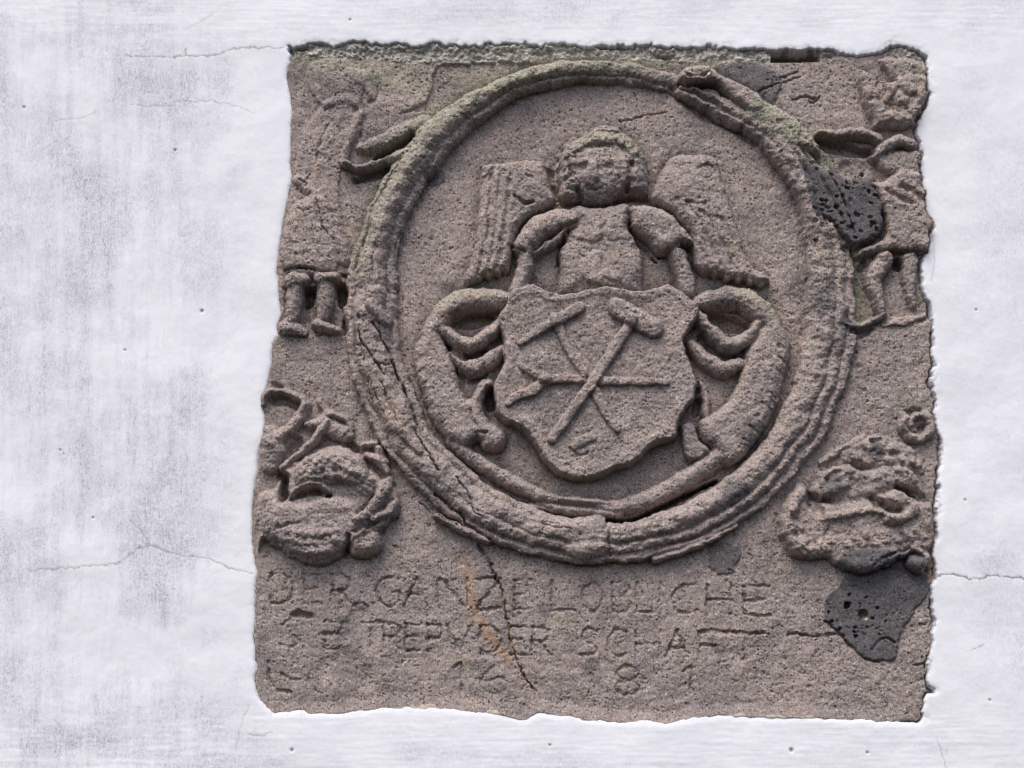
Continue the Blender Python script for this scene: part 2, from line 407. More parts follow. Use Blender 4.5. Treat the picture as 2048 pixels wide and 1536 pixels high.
POLY([(1362,852),(1386,848),(1402,884),(1424,902),(1398,921),(1374,918),(1364,888)], 20, 9, SCR, 4)
HOLLOW([(1425,636),(1455,645),(1490,652)], [11,15,10], 26, 4); HOLLOW([(1404,672),(1435,706),(1470,712)], [8,7,4], 18, 3)
HOLLOW([(1393,800),(1392,826)], [6,7], 18, 3)
for a in range(9):                                    # notches along the right tail
    y_ = 700 + a * 23; x_ = 1568 - (a ** 1.7) * 2.1
    GROOVE([(x_ - 12, y_ - 4), (x_ + 4, y_ + 8)], 3.5, 3.5)
for a in range(6):
    y_ = 715 + a * 26; x_ = 838 + a * a * 1.6
    GROOVE([(x_, y_ + 6), (x_ + 10, y_ + 1)], 3, 2)
GAR = part('garland', None, 'slender stem curving below the shield')
TUBE([(905,880),(935,910),(966,930),(1006,954),(1054,980),(1113,1000),(1172,1007),(1239,1014),(1317,990),(1375,956),(1424,924),(1458,895)], [15,17,17,16,15,12,12,17,20,20,21,24], 26, GAR, 4)
TUBE([(1064,1008),(1132,1020),(1195,1026),(1240,1028)], [8,11,12,8], 20, GAR, 3)
TUBE([(1120,998),(1180,1004),(1225,1008)], [7,8,6], 24, GAR, 3)

# --- the shield with its crossed tools
SHIELD = part('shield', None, 'shield with crossed hammer, pick and fork')
POLY([(1017,588),(1040,580),(1060,571),(1082,579),(1105,589),(1140,590),(1190,579),(1229,579),(1274,586),(1305,582),(1336,572),(1366,591),(1396,612),(1392,644),(1375,667),(1367,691),(1375,720),(1393,765),(1391,784),(1385,804),(1366,827),(1356,855),(1348,880),(1320,888),(1297,899),(1280,918),(1262,931),(1235,938),(1209,951),(1160,962),(1113,947),(1089,924),(1072,898),(1050,866),(1014,848),(990,827),(990,800),(985,780),(992,759),(1005,735),(1007,706),(1003,670),(995,640),(1010,612)], 37, 7, SHIELD, 3, p=2.0)
w, d = POLY([(1030,604),(1060,592),(1105,606),(1140,606),(1190,596),(1229,596),(1274,602),(1336,592),(1370,618),(1368,650),(1352,690),(1372,768),(1366,800),(1345,830),(1330,865),(1280,885),(1250,915),(1205,932),(1160,942),(1120,930),(1085,880),(1055,845),(1012,825),(1010,790),(1022,740),(1024,690),(1012,640)], -2.0, 40, None, add=True)
HAM = part('hammer', SHIELD)
TUBE([(1262,648),(1225,706),(1182,772),(1104,882)], [11.0,11.0,11.0,11.0], 9.9, HAM, 2, add=True, curve=False, p=3.0, warp=.6)
TUBE([(1232,622),(1304,662)], [19.5,20.7], 14.0, HAM, 2, add=True, curve=False, p=3.0, warp=.6)
PICK = part('pick', SHIELD)
TUBE([(1040,694),(1084,663),(1115,646),(1158,622)], [4.9,9.8,12.2,11.0], 10.8, PICK, 2, add=True, p=3.0, warp=.6)
TUBE([(1108,640),(1134,700),(1168,752)], [9.8,8.5,8.5], 7.4, PICK, 2, add=True, p=3.0, warp=.6)
TUBE([(1190,788),(1210,830),(1233,864)], [11.0,9.8,7.3], 7.4, PICK, 2, add=True, p=3.0, warp=.6)
FORK = part('fork', SHIELD)
TUBE([(1086,766),(1130,763),(1164,766)], [9.8,9.8,8.5], 8.2, FORK, 2, add=True, p=3.0, warp=.6)
TUBE([(1200,768),(1260,768),(1332,770)], [9.8,8.5,6.1], 7.4, FORK, 2, add=True, p=3.0, warp=.6)
TUBE([(1090,762),(1066,752),(1042,738)], [11.0,8.5,4.9], 7.4, FORK, 2, add=True, p=3.0, warp=.6)
TUBE([(1088,770),(1062,788),(1034,798),(1016,814)], [11.0,12.2,9.8,6.1], 9.1, FORK, 2, add=True, p=3.0, warp=.6)
GROOVE([(1140,900),(1155,915),(1175,908)], 3, 4); TUBE([(1145,900),(1165,885),(1185,880)], [8,10,8], 4, None, 2, add=True)

# --- the figure at the left edge
FL = part('standing_figure', None, 'worn robed figure at the left edge')
POLY([(576,420),(592,330),(612,262),(640,215),(690,196),(722,225),(716,270),(690,310),(676,370),(684,440),(700,500),(698,548),(570,542),(562,480)], 8, 60, FL, 14, p=1.5)
POLY([(572,440),(600,400),(640,395),(668,440),(672,545),(570,541)], 9, 26, FL, 8, add=True)
POLY([(620,130),(660,118),(705,125),(728,160),(715,205),(680,215),(640,205),(618,170)], 6, 48, FL, 12, p=1.4)
TUBE([(700,150),(735,160),(745,190)], [16,14,9], 7, FL, 8); HOLLOW([(745,160),(750,185),(742,200)], [8,9,6], 5, 8); HOLLOW([(720,212),(712,225)], [7,5], 4, 6)
TUBE([(655,210),(690,196),(720,220),(705,260),(688,320)], [10,11,10,9,8], 8, FL, 8)
TUBE([(596,360),(640,405),(668,460),(690,520)], [12,14,15,15], 16, FL, 8)
GROOVE([(645,455),(657,470),(668,482)], 2, 4); GROOVE([(632,390),(640,430),(650,470)], 2, 3); GROOVE([(596,420),(610,425),(625,422)], 2.5, 3); GROOVE([(655,250),(640,290),(632,330)], 2.5, 3); GROOVE([(590,380),(608,370),(620,350)], 2, 4)
GROOVE([(568,540),(602,537),(657,545),(700,552)], 3, 9)
TUBE([(586,560),(606,560)], [16,14], 24, FL, 3); TUBE([(642,558),(670,556)], [15,13], 26, FL, 3)
TUBE([(590,575),(588,605),(582,640)], [19,18,15], 24, FL, 3); TUBE([(650,575),(650,600),(645,632)], [19,18,14], 26, FL, 3)
TUBE([(570,656),(595,658),(608,664)], [15,13,8], 24, FL, 3); TUBE([(636,648),(655,656),(684,662)], [14,13,7], 26, FL, 3)
HOLLOW([(618,582),(618,606)], [10,8], 34, 4); HOLLOW([(682,580),(684,604)], [11,9], 36, 4); HOLLOW([(612,600),(612,640)], [7,6], 5, 4)
HOLLOW([(690,640),(690,664)], [4,5], 14, 3)

# --- the figure at the right edge
FR = part('standing_figure', None, 'figure in a tunic at the right edge')
POLY([(1720,138),(1745,150),(1766,164),(1800,150),(1845,150),(1862,175),(1846,215),(1838,252),(1755,258),(1744,244),(1727,207),(1714,160)], 19, 18, FR, 5)
POLY([(1756,120),(1800,113),(1848,122),(1862,150),(1830,165),(1790,158)], 12, 20, FR, 6)
GROOVE([(1726,140),(1748,158),(1768,168),(1790,160)], 3.5, 10); TUBE([(1768,166),(1778,188),(1770,205)], [8,9,6], 8, FR, 3, add=True)
GROOVE([(1782,216),(1797,224),(1812,222)], 5, 4); GROOVE([(1826,196),(1834,210)], 7, 4)
for bx_, by_ in [(1740,190),(1752,215),(1800,200),(1815,180),(1790,235),(1830,225),(1765,235)]:
    TUBE([(bx_ - 4, by_), (bx_ + 5, by_ + 3)], [13, 12], 5, FR, 3, add=True, curve=False)
TUBE([(1636,268),(1680,270),(1722,268),(1758,282)], [8,11,12,10], 24, FR, 4)
TUBE([(1744,316),(1768,298),(1795,284),(1822,290)], [10,14,14,10], 24, FR, 4)
POLY([(1740,365),(1768,362),(1800,340),(1845,350),(1870,400),(1870,505),(1837,505),(1775,503),(1716,514),(1722,498),(1764,478),(1768,437),(1752,400)], 20, 16, FR, 5)
POLY([(1752,310),(1800,300),(1845,305),(1850,350),(1800,358),(1760,340)], 14, 16, FR, 6)
GROOVE([(1770,384),(1795,400),(1825,410)], 5, 4); GROOVE([(1800,376),(1825,388),(1842,404)], 6, 7); GROOVE([(1716,517),(1775,506),(1850,506)], 4, 10)
TUBE([(1768,520),(1748,556),(1754,590),(1762,622)], [20,18,14,11], 22, FR, 4)
TUBE([(1822,520),(1820,560),(1828,610)], [18,15,8], 16, FR, 5)
TUBE([(1690,648),(1708,652),(1740,644),(1768,628)], [6,6,7,8], 18, FR, 3)
TUBE([(1765,648),(1810,640),(1850,630)], [4,9,6], 9, FR, 5)
HOLLOW([(1636,282),(1680,296),(1740,306)], [9,12,7], 26, 5); HOLLOW([(1730,524),(1722,534)], [8,6], 14, 4); HOLLOW([(1796,522),(1796,532)], [8,8], 34, 4)
HOLLOW([(1718,545),(1724,590),(1730,630)], [8,12,12], 8, 6); HOLLOW([(1705,662),(1722,668),(1745,655)], [5,6,3], 12, 4)
HOLLOW([(1690,330),(1700,345)], [10,8], 6, 6)

# --- the grotesque ornament at the lower left
OL = part('ornament', None, 'rounded grotesque ornament at the lower left')
POLY([(519,1104),(529,1080),(545,1092),(570,1108),(590,1118),(627,1131),(656,1128),(686,1112),(694,1098),(702,1112),(715,1117),(744,1113),(761,1094),(764,1066),(778,1048),(797,1026),(800,994),(776,962),(758,952),(734,919),(705,899),(666,889),(627,899),(599,920),(562,940),(552,975),(520,985),(510,1010),(515,1060)], 20, 22, OL, 5)
POLY([(532,1020),(560,1000),(600,1010),(650,995),(700,1000),(725,1020),(735,1060),(705,1085),(680,1106),(640,1122),(600,1112),(565,1090),(535,1065)], 14, 30, OL, 6, add=True)
POLY([(600,925),(640,905),(690,903),(726,922),(740,950),(720,972),(690,968),(650,972),(615,978),(590,965)], 12, 22, OL, 5, add=True)
HOLLOW([(571,955),(570,990)], [8,7], 24, 3); GROOVE([(562,946),(572,975),(566,1002)], [9,10,7], 20)
GROOVE([(585,1000),(605,988),(632,984),(660,992)], [5,8,8,4], 20); TUBE([(585,992),(604,980),(632,974),(658,982)], [7,8,8,6], 9, OL, 3, add=True)
TUBE([(778,962),(764,992),(742,1022),(716,1044)], [12,13,12,8], 15, OL, 3, add=True)
TUBE([(790,1012),(778,1030),(748,1040)], [13,13,8], 12, OL, 3, add=True)
GROOVE([(735,1056),(757,1044),(792,1038)], 4.5, 11); GROOVE([(752,980),(740,1006),(716,1028)], 3.5, 8); GROOVE([(786,1000),(770,1014),(756,1022)], 3, 7)
TUBE([(732,1086),(742,1084)], [27,26], 12, OL, 4, add=True, curve=False); GROOVE([(712,1064),(734,1058),(756,1066)], 4, 9); GROOVE([(728,1072),(742,1068)], 3.5, 6)
GROOVE([(692,1112),(696,1090),(700,1072)], 4, 12)
for r_, (y0_, xa_, xb_) in enumerate([(1064,574,690),(1080,566,684),(1096,580,672)]):
    for xx in np.arange(xa_ + 6 * (r_ % 2), xb_, 17):
        yy_ = y0_ + 14 * (1 - ((xx - 628) / 70) ** 2) - 6
        TUBE([(xx - 2, yy_), (xx + 2, yy_ + 2)], [8.5, 8], rng.uniform(3, 6), OL, 2, add=True, curve=False)
GROOVE([(556,1058),(580,1052),(600,1048)], 3.5, 7); GROOVE([(540,1080),(560,1100),(600,1112)], 3, 4)
for k in range(26):
    q = k / 25; bx_ = 596 + 150 * q + rng.uniform(-4, 4); by_ = 930 - 24 * math.sin(math.pi * q) + 34 * q + (k % 3) * 15 + rng.uniform(-4, 4)
    TUBE([(bx_ - 3, by_ - 2), (bx_ + 3, by_ + 2)], [9.5, 9], rng.uniform(4, 9), OL, 2, add=True, curve=False)
TUBE([(524,806),(530,790),(548,782),(572,786),(600,797),(608,810)], [8,8,7,7,8,9], 19, OL, 4)
TUBE([(610,812),(590,848),(562,872),(540,888)], [13,13,14,18], 22, OL, 4)
TUBE([(540,870),(545,900),(540,930)], [22,26,20], 18, OL, 6)
TUBE([(640,800),(655,824),(695,836)], [6,9,5], 15, OL, 4); TUBE([(655,826),(640,846),(612,850)], [9,14,6], 18, OL, 4)
TUBE([(655,846),(630,882),(608,902),(566,936)], [10,10,9,7], 26, OL, 4)
TUBE([(664,856),(690,868)], [20,18], 18, OL, 5, curve=False); TUBE([(652,826),(690,838),(702,856)], [8,7,6], 16, OL, 4)
TUBE([(728,892),(750,888)], [8,10], 16, OL, 4, curve=False); TUBE([(732,912),(756,920),(775,945)], [7,11,6], 20, OL, 4); TUBE([(757,900),(770,925)], [10,8], 16, OL, 4, curve=False)
HOLLOW([(545,802),(575,802),(595,812)], [7,8,6], 12, 4); HOLLOW([(596,880),(580,900)], [8,7], 12, 5); HOLLOW([(700,888),(712,900)], [6,5], 10, 4)
HOLLOW([(733,925),(738,935)], [5,5], 12, 3); HOLLOW([(560,775),(548,768)], [6,5], 7, 4)

# --- the ornament at the lower right
OR = part('ornament', None, 'rounded grotesque ornament at the lower right')
POLY([(1582,988),(1598,976),(1618,982),(1640,1005),(1690,1000),(1740,992),(1800,975),(1830,1000),(1862,1010),(1868,1070),(1852,1105),(1813,1110),(1774,1136),(1735,1148),(1700,1146),(1673,1132),(1649,1114),(1618,1119),(1583,1112),(1575,1091),(1561,1066),(1561,1036)], 21, 20, OR, 5)
POLY([(1640,945),(1690,930),(1740,940),(1790,925),(1830,950),(1850,990),(1800,975),(1775,985),(1735,1005),(1690,1012),(1655,1000),(1640,975)], 18, 22, OR, 6)
POLY([(1700,890),(1740,870),(1790,880),(1830,900),(1820,940),(1760,940),(1700,930),(1680,910)], 11, 24, OR, 6)
TUBE([(1600,980),(1580,1010),(1572,1045),(1580,1085),(1600,1104)], [14,15,14,14,14], 9, OR, 5, add=True)
TUBE([(1640,970),(1638,985),(1660,984),(1690,968)], [12,14,12,8], 14, OR, 4, add=True)
TUBE([(1640,1036),(1690,1030),(1745,1022),(1790,1040)], [6,8,8,9], 9, OR, 4, add=True)
TUBE([(1818,1000),(1822,1020),(1800,1038),(1770,1044)], [10,12,12,9], 11, OR, 4, add=True)
GROOVE([(1740,1002),(1764,1012),(1790,1022)], [8,12,9], 22); TUBE([(1780,1000),(1786,1008)], [12,12], 16, OR, 3, add=True, curve=False)
GROOVE([(1795,976),(1812,984),(1828,994)], [6,8,5], 18); HOLLOW([(1618,990),(1628,1012),(1640,1032)], [8,11,6], 12, 4)
GROOVE([(1620,992),(1628,1015),(1640,1032)], [7,11,6], 12); GROOVE([(1650,995),(1662,1000)], 5, 12)
GROOVE([(1585,1070),(1592,1078)], 5, 7); GROOVE([(1640,1100),(1650,1070),(1660,1050)], 3, 4); GROOVE([(1600,1102),(1618,1108)], 3, 5)
for k in range(20):
    q = k / 19; bx_ = 1690 + 150 * q; by_ = 905 + 22 * math.cos(q * 7) + (k % 3) * 15
    TUBE([(bx_ - 3, by_ - 2), (bx_ + 3, by_ + 2)], [10, 9], rng.uniform(3, 7), OR, 2, add=True, curve=False)
for bx_, by_ in [(1578,1020),(1570,1044),(1572,1066),(1584,1090),(1602,1104),(1624,1106),(1644,1098),(1600,1082),(1592,1056)]:
    TUBE([(bx_ - 3, by_ - 2), (bx_ + 3, by_ + 2)], [13, 12], rng.uniform(5, 10), OR, 2, add=True, curve=False)
for k in range(16):
    bx_ = 1660 + 12 * k; by_ = 1082 - 1.5 * k + (k % 2) * 14
    TUBE([(bx_ - 2, by_), (bx_ + 3, by_ + 2)], [9, 8], rng.uniform(2, 5), OR, 2, add=True, curve=False)
ball = [(1828,1126),(1834,1130)]
TUBE(ball, [19,19], 28, OR, 3, curve=False); TUBE([(1800,1112),(1825,1098),(1850,1112),(1852,1135)], [8,9,9,6], 22, OR, 4)
GROOVE([(1740,1136),(1775,1112),(1815,1100)], 3, 8); GROOVE([(1760,1138),(1795,1118)], 2.5, 5)
a = np.linspace(0, 1, 12)                              # the little spiral above it
TUBE([(1838 + (34 - 20 * q) * math.cos(3.6 - 7.5 * q), 848 + (36 - 22 * q) * math.sin(3.6 - 7.5 * q)) for q in a], list(11 - 4 * a), 16, OR, 4)
HOLLOW([(1800,836),(1815,824),(1840,818)], [5,6,4], 9, 4); GROOVE([(1826,856),(1840,858),(1852,852)], 5, 8); HOLLOW([(1808,868),(1830,890)], [6,6], 8, 4)
TUBE([(1640,925),(1690,895),(1730,872)], [5,7,6], 8, OR, 4)
HOLLOW([(1652,962),(1664,950),(1680,945)], [6,6,4], 10, 4)

# --- dark lava lumps set in the tuff
def LUMP(pts, H, wd, pid, val=1.0, k=3):
    w, d = POLY(pts, H, wd, pid, k, curve=True, warp=1.3) if H > 0 else POLY(pts, 0.5, wd, pid, k, warp=1.3)
    own[w] = np.where(d < 0, pid, own[w])
    dark[w] = np.maximum(dark[w], val * np.clip(0.5 - d / 2.5, 0, 1))
    return w, d
L1 = part('lava_lump', None, 'dark lava lump beside the right figure')
POLY([(1603,345),(1622,330),(1650,336),(1690,360),(1735,362),(1752,385),(1764,430),(1760,470),(1725,490),(1705,498),(1690,485),(1665,452),(1630,432),(1612,395)], 25, 12, L1, 3, p=2.6, warp=1.4)
LUMP([(1603,345),(1622,330),(1650,336),(1690,360),(1735,362),(1752,385),(1764,430),(1760,470),(1725,490),(1705,498),(1690,485),(1665,452),(1630,432),(1612,395)], 0, 6, L1, 1.0)
for k in range(46):
    a_, b_ = rng.uniform(1612, 1758), rng.uniform(338, 488); r_ = rng.uniform(2, 4.5)
    TUBE([(a_, b_), (a_ + rng.uniform(1, 5), b_ + 1)], [r_, r_], -rng.uniform(3, 7), None, 2, add=True, curve=False)
GROOVE([(1655,350),(1680,400),(1705,470)], 2, 6); TUBE([(1645,352),(1672,395),(1696,450)], [8,14,10], 5, None, 3, add=True)
HOLLOW([(1690,498),(1702,512),(1708,530)], [7,8,5], 12, 4)
L2 = part('lava_lump', None, 'dark pitted lava lump at the lower right')
L2P = [(1690,1150),(1740,1146),(1800,1140),(1850,1148),(1864,1165),(1855,1190),(1830,1222),(1805,1262),(1796,1295),(1785,1318),(1760,1322),(1725,1312),(1705,1290),(1685,1270),(1660,1250),(1648,1215),(1656,1190),(1675,1172)]
LUMP(L2P, 3, 6, L2, 1.0)
TINT(rust, [(1731,1234)], 7, .9, 2.5, 6, 2); TINT(pale, [(1734,1237)], 3.5, .6, 2.5, 6, 2)
GROOVE([(1652,1240),(1690,1276),(1722,1312),(1760,1325)], 1.8, 7)
for px_, py_, r_, dp in [(1695,1210,7.5,16),(1727,1229,10,13),(1680,1258,4,8),(1708,1262,3,8),(1711,1254,3,6),(1735,1252,3,7),(1757,1217,4,8),(1700,1189,3,6),(1733,1194,3,6),(1665,1243,3.5,8),(1658,1224,3,7),(1722,1208,3,6),(1712,1272,4,8),(1745,1236,3,6),(1772,1242,3,6),(1760,1268,2.5,6)]:
    TUBE([(px_, py_), (px_ + .1, py_)], [r_, r_], -dp, None, 2, add=True, curve=False)
GROOVE([(1745,1300),(1757,1282),(1772,1276),(1790,1286)], 3, 6)
L3 = part('lava_lump', None, 'small dark lava spot below the ring')
LUMP([(1422,1092),(1450,1084),(1478,1092),(1482,1115),(1465,1132),(1470,1142),(1440,1146),(1418,1128)], 1.5, 8, L3, 0.85)
L4 = part('lava_lump', None, 'dark lava patch behind the serpent head')
LUMP([(1424,130),(1470,121),(1520,124),(1556,150),(1562,178),(1540,206),(1520,205),(1500,180),(1460,160),(1430,148)], 3, 8, L4, 0.85)
L5 = part('lava_lump', OR, 'dark lava rim of the ornament')
w, d = POLY([(1678,1110),(1700,1100),(1750,1098),(1790,1104),(1812,1110),(1774,1138),(1735,1150),(1700,1148),(1676,1130)], 6, 14, L5, 3, add=True)
dark[w] = np.maximum(dark[w], 0.95 * np.clip(0.5 - d / 3, 0, 1))
TINT(dark, [(1828,1126)], 22, 0.95, 3, 8, 3); TINT(dark, [(1690,1135),(1760,1140),(1850,1130)], 10, .9, 4, 8, 4)
L6 = part('lava_lump', OR, 'little dark lava lump')
TUBE([(1750,894),(1757,902)], [12,12], 20, L6, 3, curve=False); TINT(dark, [(1752,897)], 14, 1, 3, 8, 3)
HOLLOW([(1742,884),(1760,880)], [4,4], 10, 3)
L7 = part('lava_lump', None, 'dark lava spot in the upper left of the ring')
LUMP([(850,338),(868,332),(888,340),(886,362),(866,370),(848,358)], 2, 8, L7, 0.8)

# --- the inscription
GLYPH = {
 'D': [[(0,0),(0,1)],[(0,0),(.5,0),(.9,.25),(1,.5),(.9,.78),(.5,1),(0,1)]], 'E': [[(0,0),(0,1)],[(0,0),(1,0)],[(0,.48),(.75,.48)],[(0,1),(1,1)]],
 'R': [[(0,0),(0,1)],[(0,0),(.7,.02),(.95,.25),(.7,.5),(0,.5)],[(.4,.5),(1,1)]], 'G': [[(1,.05),(.5,0),(.1,.25),(0,.55),(.2,.9),(.6,1),(.95,.8),(.95,.55),(.65,.55)]],
 'A': [[(0,1),(.55,0),(1,1)],[(.25,.62),(.85,.62)]], 'N': [[(0,1),(.05,0),(.95,1),(1,0)]], 'Z': [[(0,0),(1,0),(0,1),(1,1)]], 'L': [[(0,0),(0,1),(1,1)]],
 'O': [[(.5,0),(.1,.2),(0,.55),(.25,.95),(.6,1),(.95,.7),(.95,.3),(.5,0)]], 'B': [[(0,0),(0,1)],[(0,0),(.7,.05),(.85,.25),(.6,.46),(0,.48)],[(.6,.48),(1,.72),(.7,1),(0,1)]],
 'I': [[(0,0),(0,1)]], 'C': [[(1,.05),(.5,0),(.1,.25),(0,.55),(.2,.9),(.6,1),(1,.9)]], 'H': [[(0,0),(0,1)],[(1,0),(1,1)],[(0,.5),(1,.5)]],
 'P': [[(0,0),(0,1)],[(0,0),(.7,.02),(.95,.25),(.7,.5),(0,.5)]], 'V': [[(0,0),(.5,1),(1,0)]], 'S': [[(1,.08),(.5,0),(.1,.2),(.3,.45),(.8,.6),(.95,.85),(.5,1),(0,.93)]],
 'F': [[(0,0),(0,1)],[(0,0),(1,0)],[(0,.48),(.75,.48)]], 'T': [[(0,0),(1,0)],[(.5,0),(.5,1)]], '1': [[(0,.15),(.8,0),(.8,1)]],
 '6': [[(.9,0),(.3,.25),(0,.6),(.2,.95),(.7,1),(1,.75),(.75,.5),(.1,.6)]], '8': [[(.5,0),(.1,.15),(.2,.42),(.8,.55),(1,.8),(.5,1),(0,.8),(.2,.55),(.8,.42),(.9,.15),(.5,0)]]}
def line(y_of, items, hgt, parent):
    for ch, x0, x1, dp in items:
        lid = part('letter', parent)
        for st in GLYPH[ch]:
            pts = [(x0 + px_ * (x1 - x0), y_of((x0 + x1) / 2) - hgt * (1 - py_)) for px_, py_ in st]
            GROOVE(pts, 3.5, dp * 0.62 * (.8 if ch in '168' else 1), lid, curve=len(pts) > 3, wob=1.5)
I1 = part('inscription', None, 'first line of the weathered inscription')
line(lambda x: 1205 + (x - 540) * 0.026, [('D',542,586,6),('E',608,640,5),('R',664,700,6),('G',752,800,8),('A',808,852,8),('N',878,934,6),('Z',952,1000,8),('E',1030,1062,5),('L',1104,1148,6),('O',1166,1206,5),('B',1226,1262,4),('L',1274,1304,6),('I',1322,1324,5),('C',1346,1394,6),('H',1416,1464,6),('E',1490,1540,7)], 58, I1)
I2 = part('inscription', None, 'second line of the weathered inscription')
line(lambda x: 1294 + (x - 560) * 0.028, [('S',560,596,4),('B',650,690,3.5),('T',724,762,5),('R',768,800,5),('E',812,842,6),('P',856,886,7),('V',894,942,6),('D',960,1002,6),('E',1022,1052,7),('R',1066,1100,6),('S',1162,1196,6),('C',1216,1252,5),('H',1274,1320,5),('A',1330,1376,7),('F',1400,1444,6),('T',1450,1530,6)], 54, I2)
for a_, b_, y_ in [(1402,1436,1262),(1448,1480,1264),(1494,1540,1266),(1578,1616,1269),(1640,1690,1271)]:
    GROOVE([(a_, y_), ((a_ + b_) / 2, y_ - 2), (b_, y_ + 1)], 2.6, 5)
I3 = part('inscription', None, 'worn year in the third line')
line(lambda x: 1384 + (x - 900) * 0.02, [('1',908,926,9),('6',962,1014,4),('8',1232,1280,6),('1',1368,1388,8)], 60, I3)
GROOVE([(536,1322),(538,1350),(550,1378),(580,1385)], 4, 5); GROOVE([(562,1345),(580,1358),(600,1357)], 3, 4)
# dents and scars of the lower panel
HOLLOW([(585,1232),(600,1228),(622,1232)], [4,7,4], 10, 5); HOLLOW([(690,1270),(715,1235),(725,1220)], [10,18,8], 5, 10); HOLLOW([(650,1340),(690,1330),(725,1350)], [20,30,18], 4, 16)
GROOVE([(705,1212),(722,1206),(732,1211)], 3, 7); GROOVE([(640,1268),(655,1264),(662,1268)], 4, 7)
TINT(dark, [(735,1335),(700,1375),(670,1400)], [12,16,12], .3, 12)
# the long crack running down through the lettering
CR = [(957,1092),(976,1117),(985,1140),(998,1165),(1004,1185),(1010,1215),(1016,1250),(1024,1290),(1036,1325),(1052,1355),(1066,1378),(1076,1386)]
GROOVE(CR, [3.5,4,3,2.4,2.2,2,1.8,1.7,1.7,1.8,2,1.6], 10, wob=2)
for pts in [[(1240,240),(1265,236),(1290,226),(1330,222)],[(1585,200),(1610,190),(1630,195)],[(1560,152),(1580,148),(1595,140)],[(1618,196),(1625,202),(1640,192)],[(1520,180),(1560,165),(1600,150)],
            [(1840,1250),(1855,1246)],[(1830,1330),(1860,1328)],[(1600,1270),(1660,1275)],[(600,360),(615,372),(602,384)]]:
    GROOVE(pts, 2.0, 6)

# --- weathering of the surface
def blur(a, n, it=2):
    for _ in range(it):
        for ax in (0, 1):
            p = np.concatenate([np.repeat(np.take(a, [0], ax), n + 1, ax), a, np.repeat(np.take(a, [-1], ax), n, ax)], ax).astype(np.float64)
            c = np.cumsum(p, ax)
            a = ((np.take(c, range(2 * n + 1, c.shape[ax]), ax) - np.take(c, range(0, c.shape[ax] - 2 * n - 1), ax)) / (2 * n + 1)).astype(f4)
    return a
Zr = G + np.where(R > 0, R * 1.2, R)
Zr = Zr + np.clip(0.55 * (Zr - blur(Zr, 9)), -11, 1.5)
orn = np.isin(own, [OL, OR]); worn = blur(orn.astype(f4), 4)
Zr = Zr * (1 - .4 * worn) + blur(Zr, 2) * .4 * worn + worn * (2.4 * fbm(X, Y, 24, 3, 113, .55))
headw = blur(((own == HAIR) | ((own == ANGEL) & (Y < 412))).astype(f4), 3); Zr += headw * 1.8 * fbm(X, Y, 20, 3, 117, .6)
Zr += 2.2 * fbm(X, Y, 46, 3, 91) + 0.9 * fbm(X, Y, 13, 4, 97, 0.62) * (1 - 0.5 * dark)
ringw = ((own == RING) & (Y < 560)).astype(f4)
Zr += np.clip(R / 12, 0, 1) * 1.1 * fbm(X, Y, 11, 4, 109, .65) * (1 - dark)
Zr += (own == RING) * (.4 + .6 * np.clip((X - 1450) / 150, 0, 1) + .5 * np.clip((420 - Y) / 100, 0, 1)) * 1.8 * fbm(X, Y, 17, 3, 111, .6)
Zr += ringw * 1.0 * fbm(X, Y, 34, 4, 103, .6)
rough_r = np.clip((X - 1380) / 200, 0, 1)
Zr += rough_r * 0.8 * fbm(X, Y, 9, 2, 107, .6) * (1 - .7 * dark)
def pits(n, r0, r1, dep, seed, sel=None):
    rg = np.random.default_rng(seed)
    ii = rg.integers(8, NV - 8, n); jj = rg.integers(8, NU - 8, n)
    rr = r0 + (r1 - r0) * rg.random(n) ** 2.5; ee = rg.uniform(0.7, 1.5, n); th = rg.uniform(-.5, .9, n)
    keep = rg.random(n) < np.clip(0.55 + 0.9 * fbm(X[ii, jj], Y[ii, jj], 60, 2, seed), 0.12, 1)
    for i, j, r, e, a, kk in zip(ii, jj, rr, ee, th, keep):
        if not kk or SD[i, j] > 0: continue
        m = int(r * 1.5 / 1.5) + 2
        i0, i1, j0, j1 = max(i - m, 0), i + m + 1, max(j - m, 0), j + m + 1
        dx = X[i0:i1, j0:j1] - X[i, j]; dy = Y[i0:i1, j0:j1] - Y[i, j]
        c, s = math.cos(a), math.sin(a)
        q = ((dx * c + dy * s) / (r * e)) ** 2 + ((dy * c - dx * s) * e / r) ** 2
        Zr[i0:i1, j0:j1] -= dep * r * np.clip(1 - q, 0, 1) ** .7
pits(26000, 1.3, 2.9, 1.25, 301)
pits(500, 2.5, 5.5, 0.9, 305)
# white specks and paint drops
for i in range(150):
    x_, y_ = rng.uniform(540, 1850), rng.uniform(130, 1400); L = rng.uniform(0.4, 1.3)
    w = win([(x_, y_)], 4); q = np.hypot(X[w] - x_, (Y[w] - y_) * rng.uniform(.6, 1)) / L
    pale[w] = np.maximum(pale[w], rng.uniform(.4, 1) * np.clip(1.6 - q, 0, 1))
for x_, y_, L in [(1325,1052,5),(1263,600,3.5),(1264,628,4),(1278,640,3),(1352,800,4),(1270,447,3),(1318,478,4),(1733,1053,4),(1690,556,4),(1413,160,5),(669,1328,4),(652,1342,3),(1351,772,2),(1745,860,3)]:
    w = win([(x_, y_)], 8); q = np.hypot((X[w] - x_) * 1.4, (Y[w] - y_)) / (L * .55) + .8 * fbm(X[w], Y[w], 4, 2, 77)
    pale[w] = np.maximum(pale[w], np.clip(1.6 - q, 0, 1))

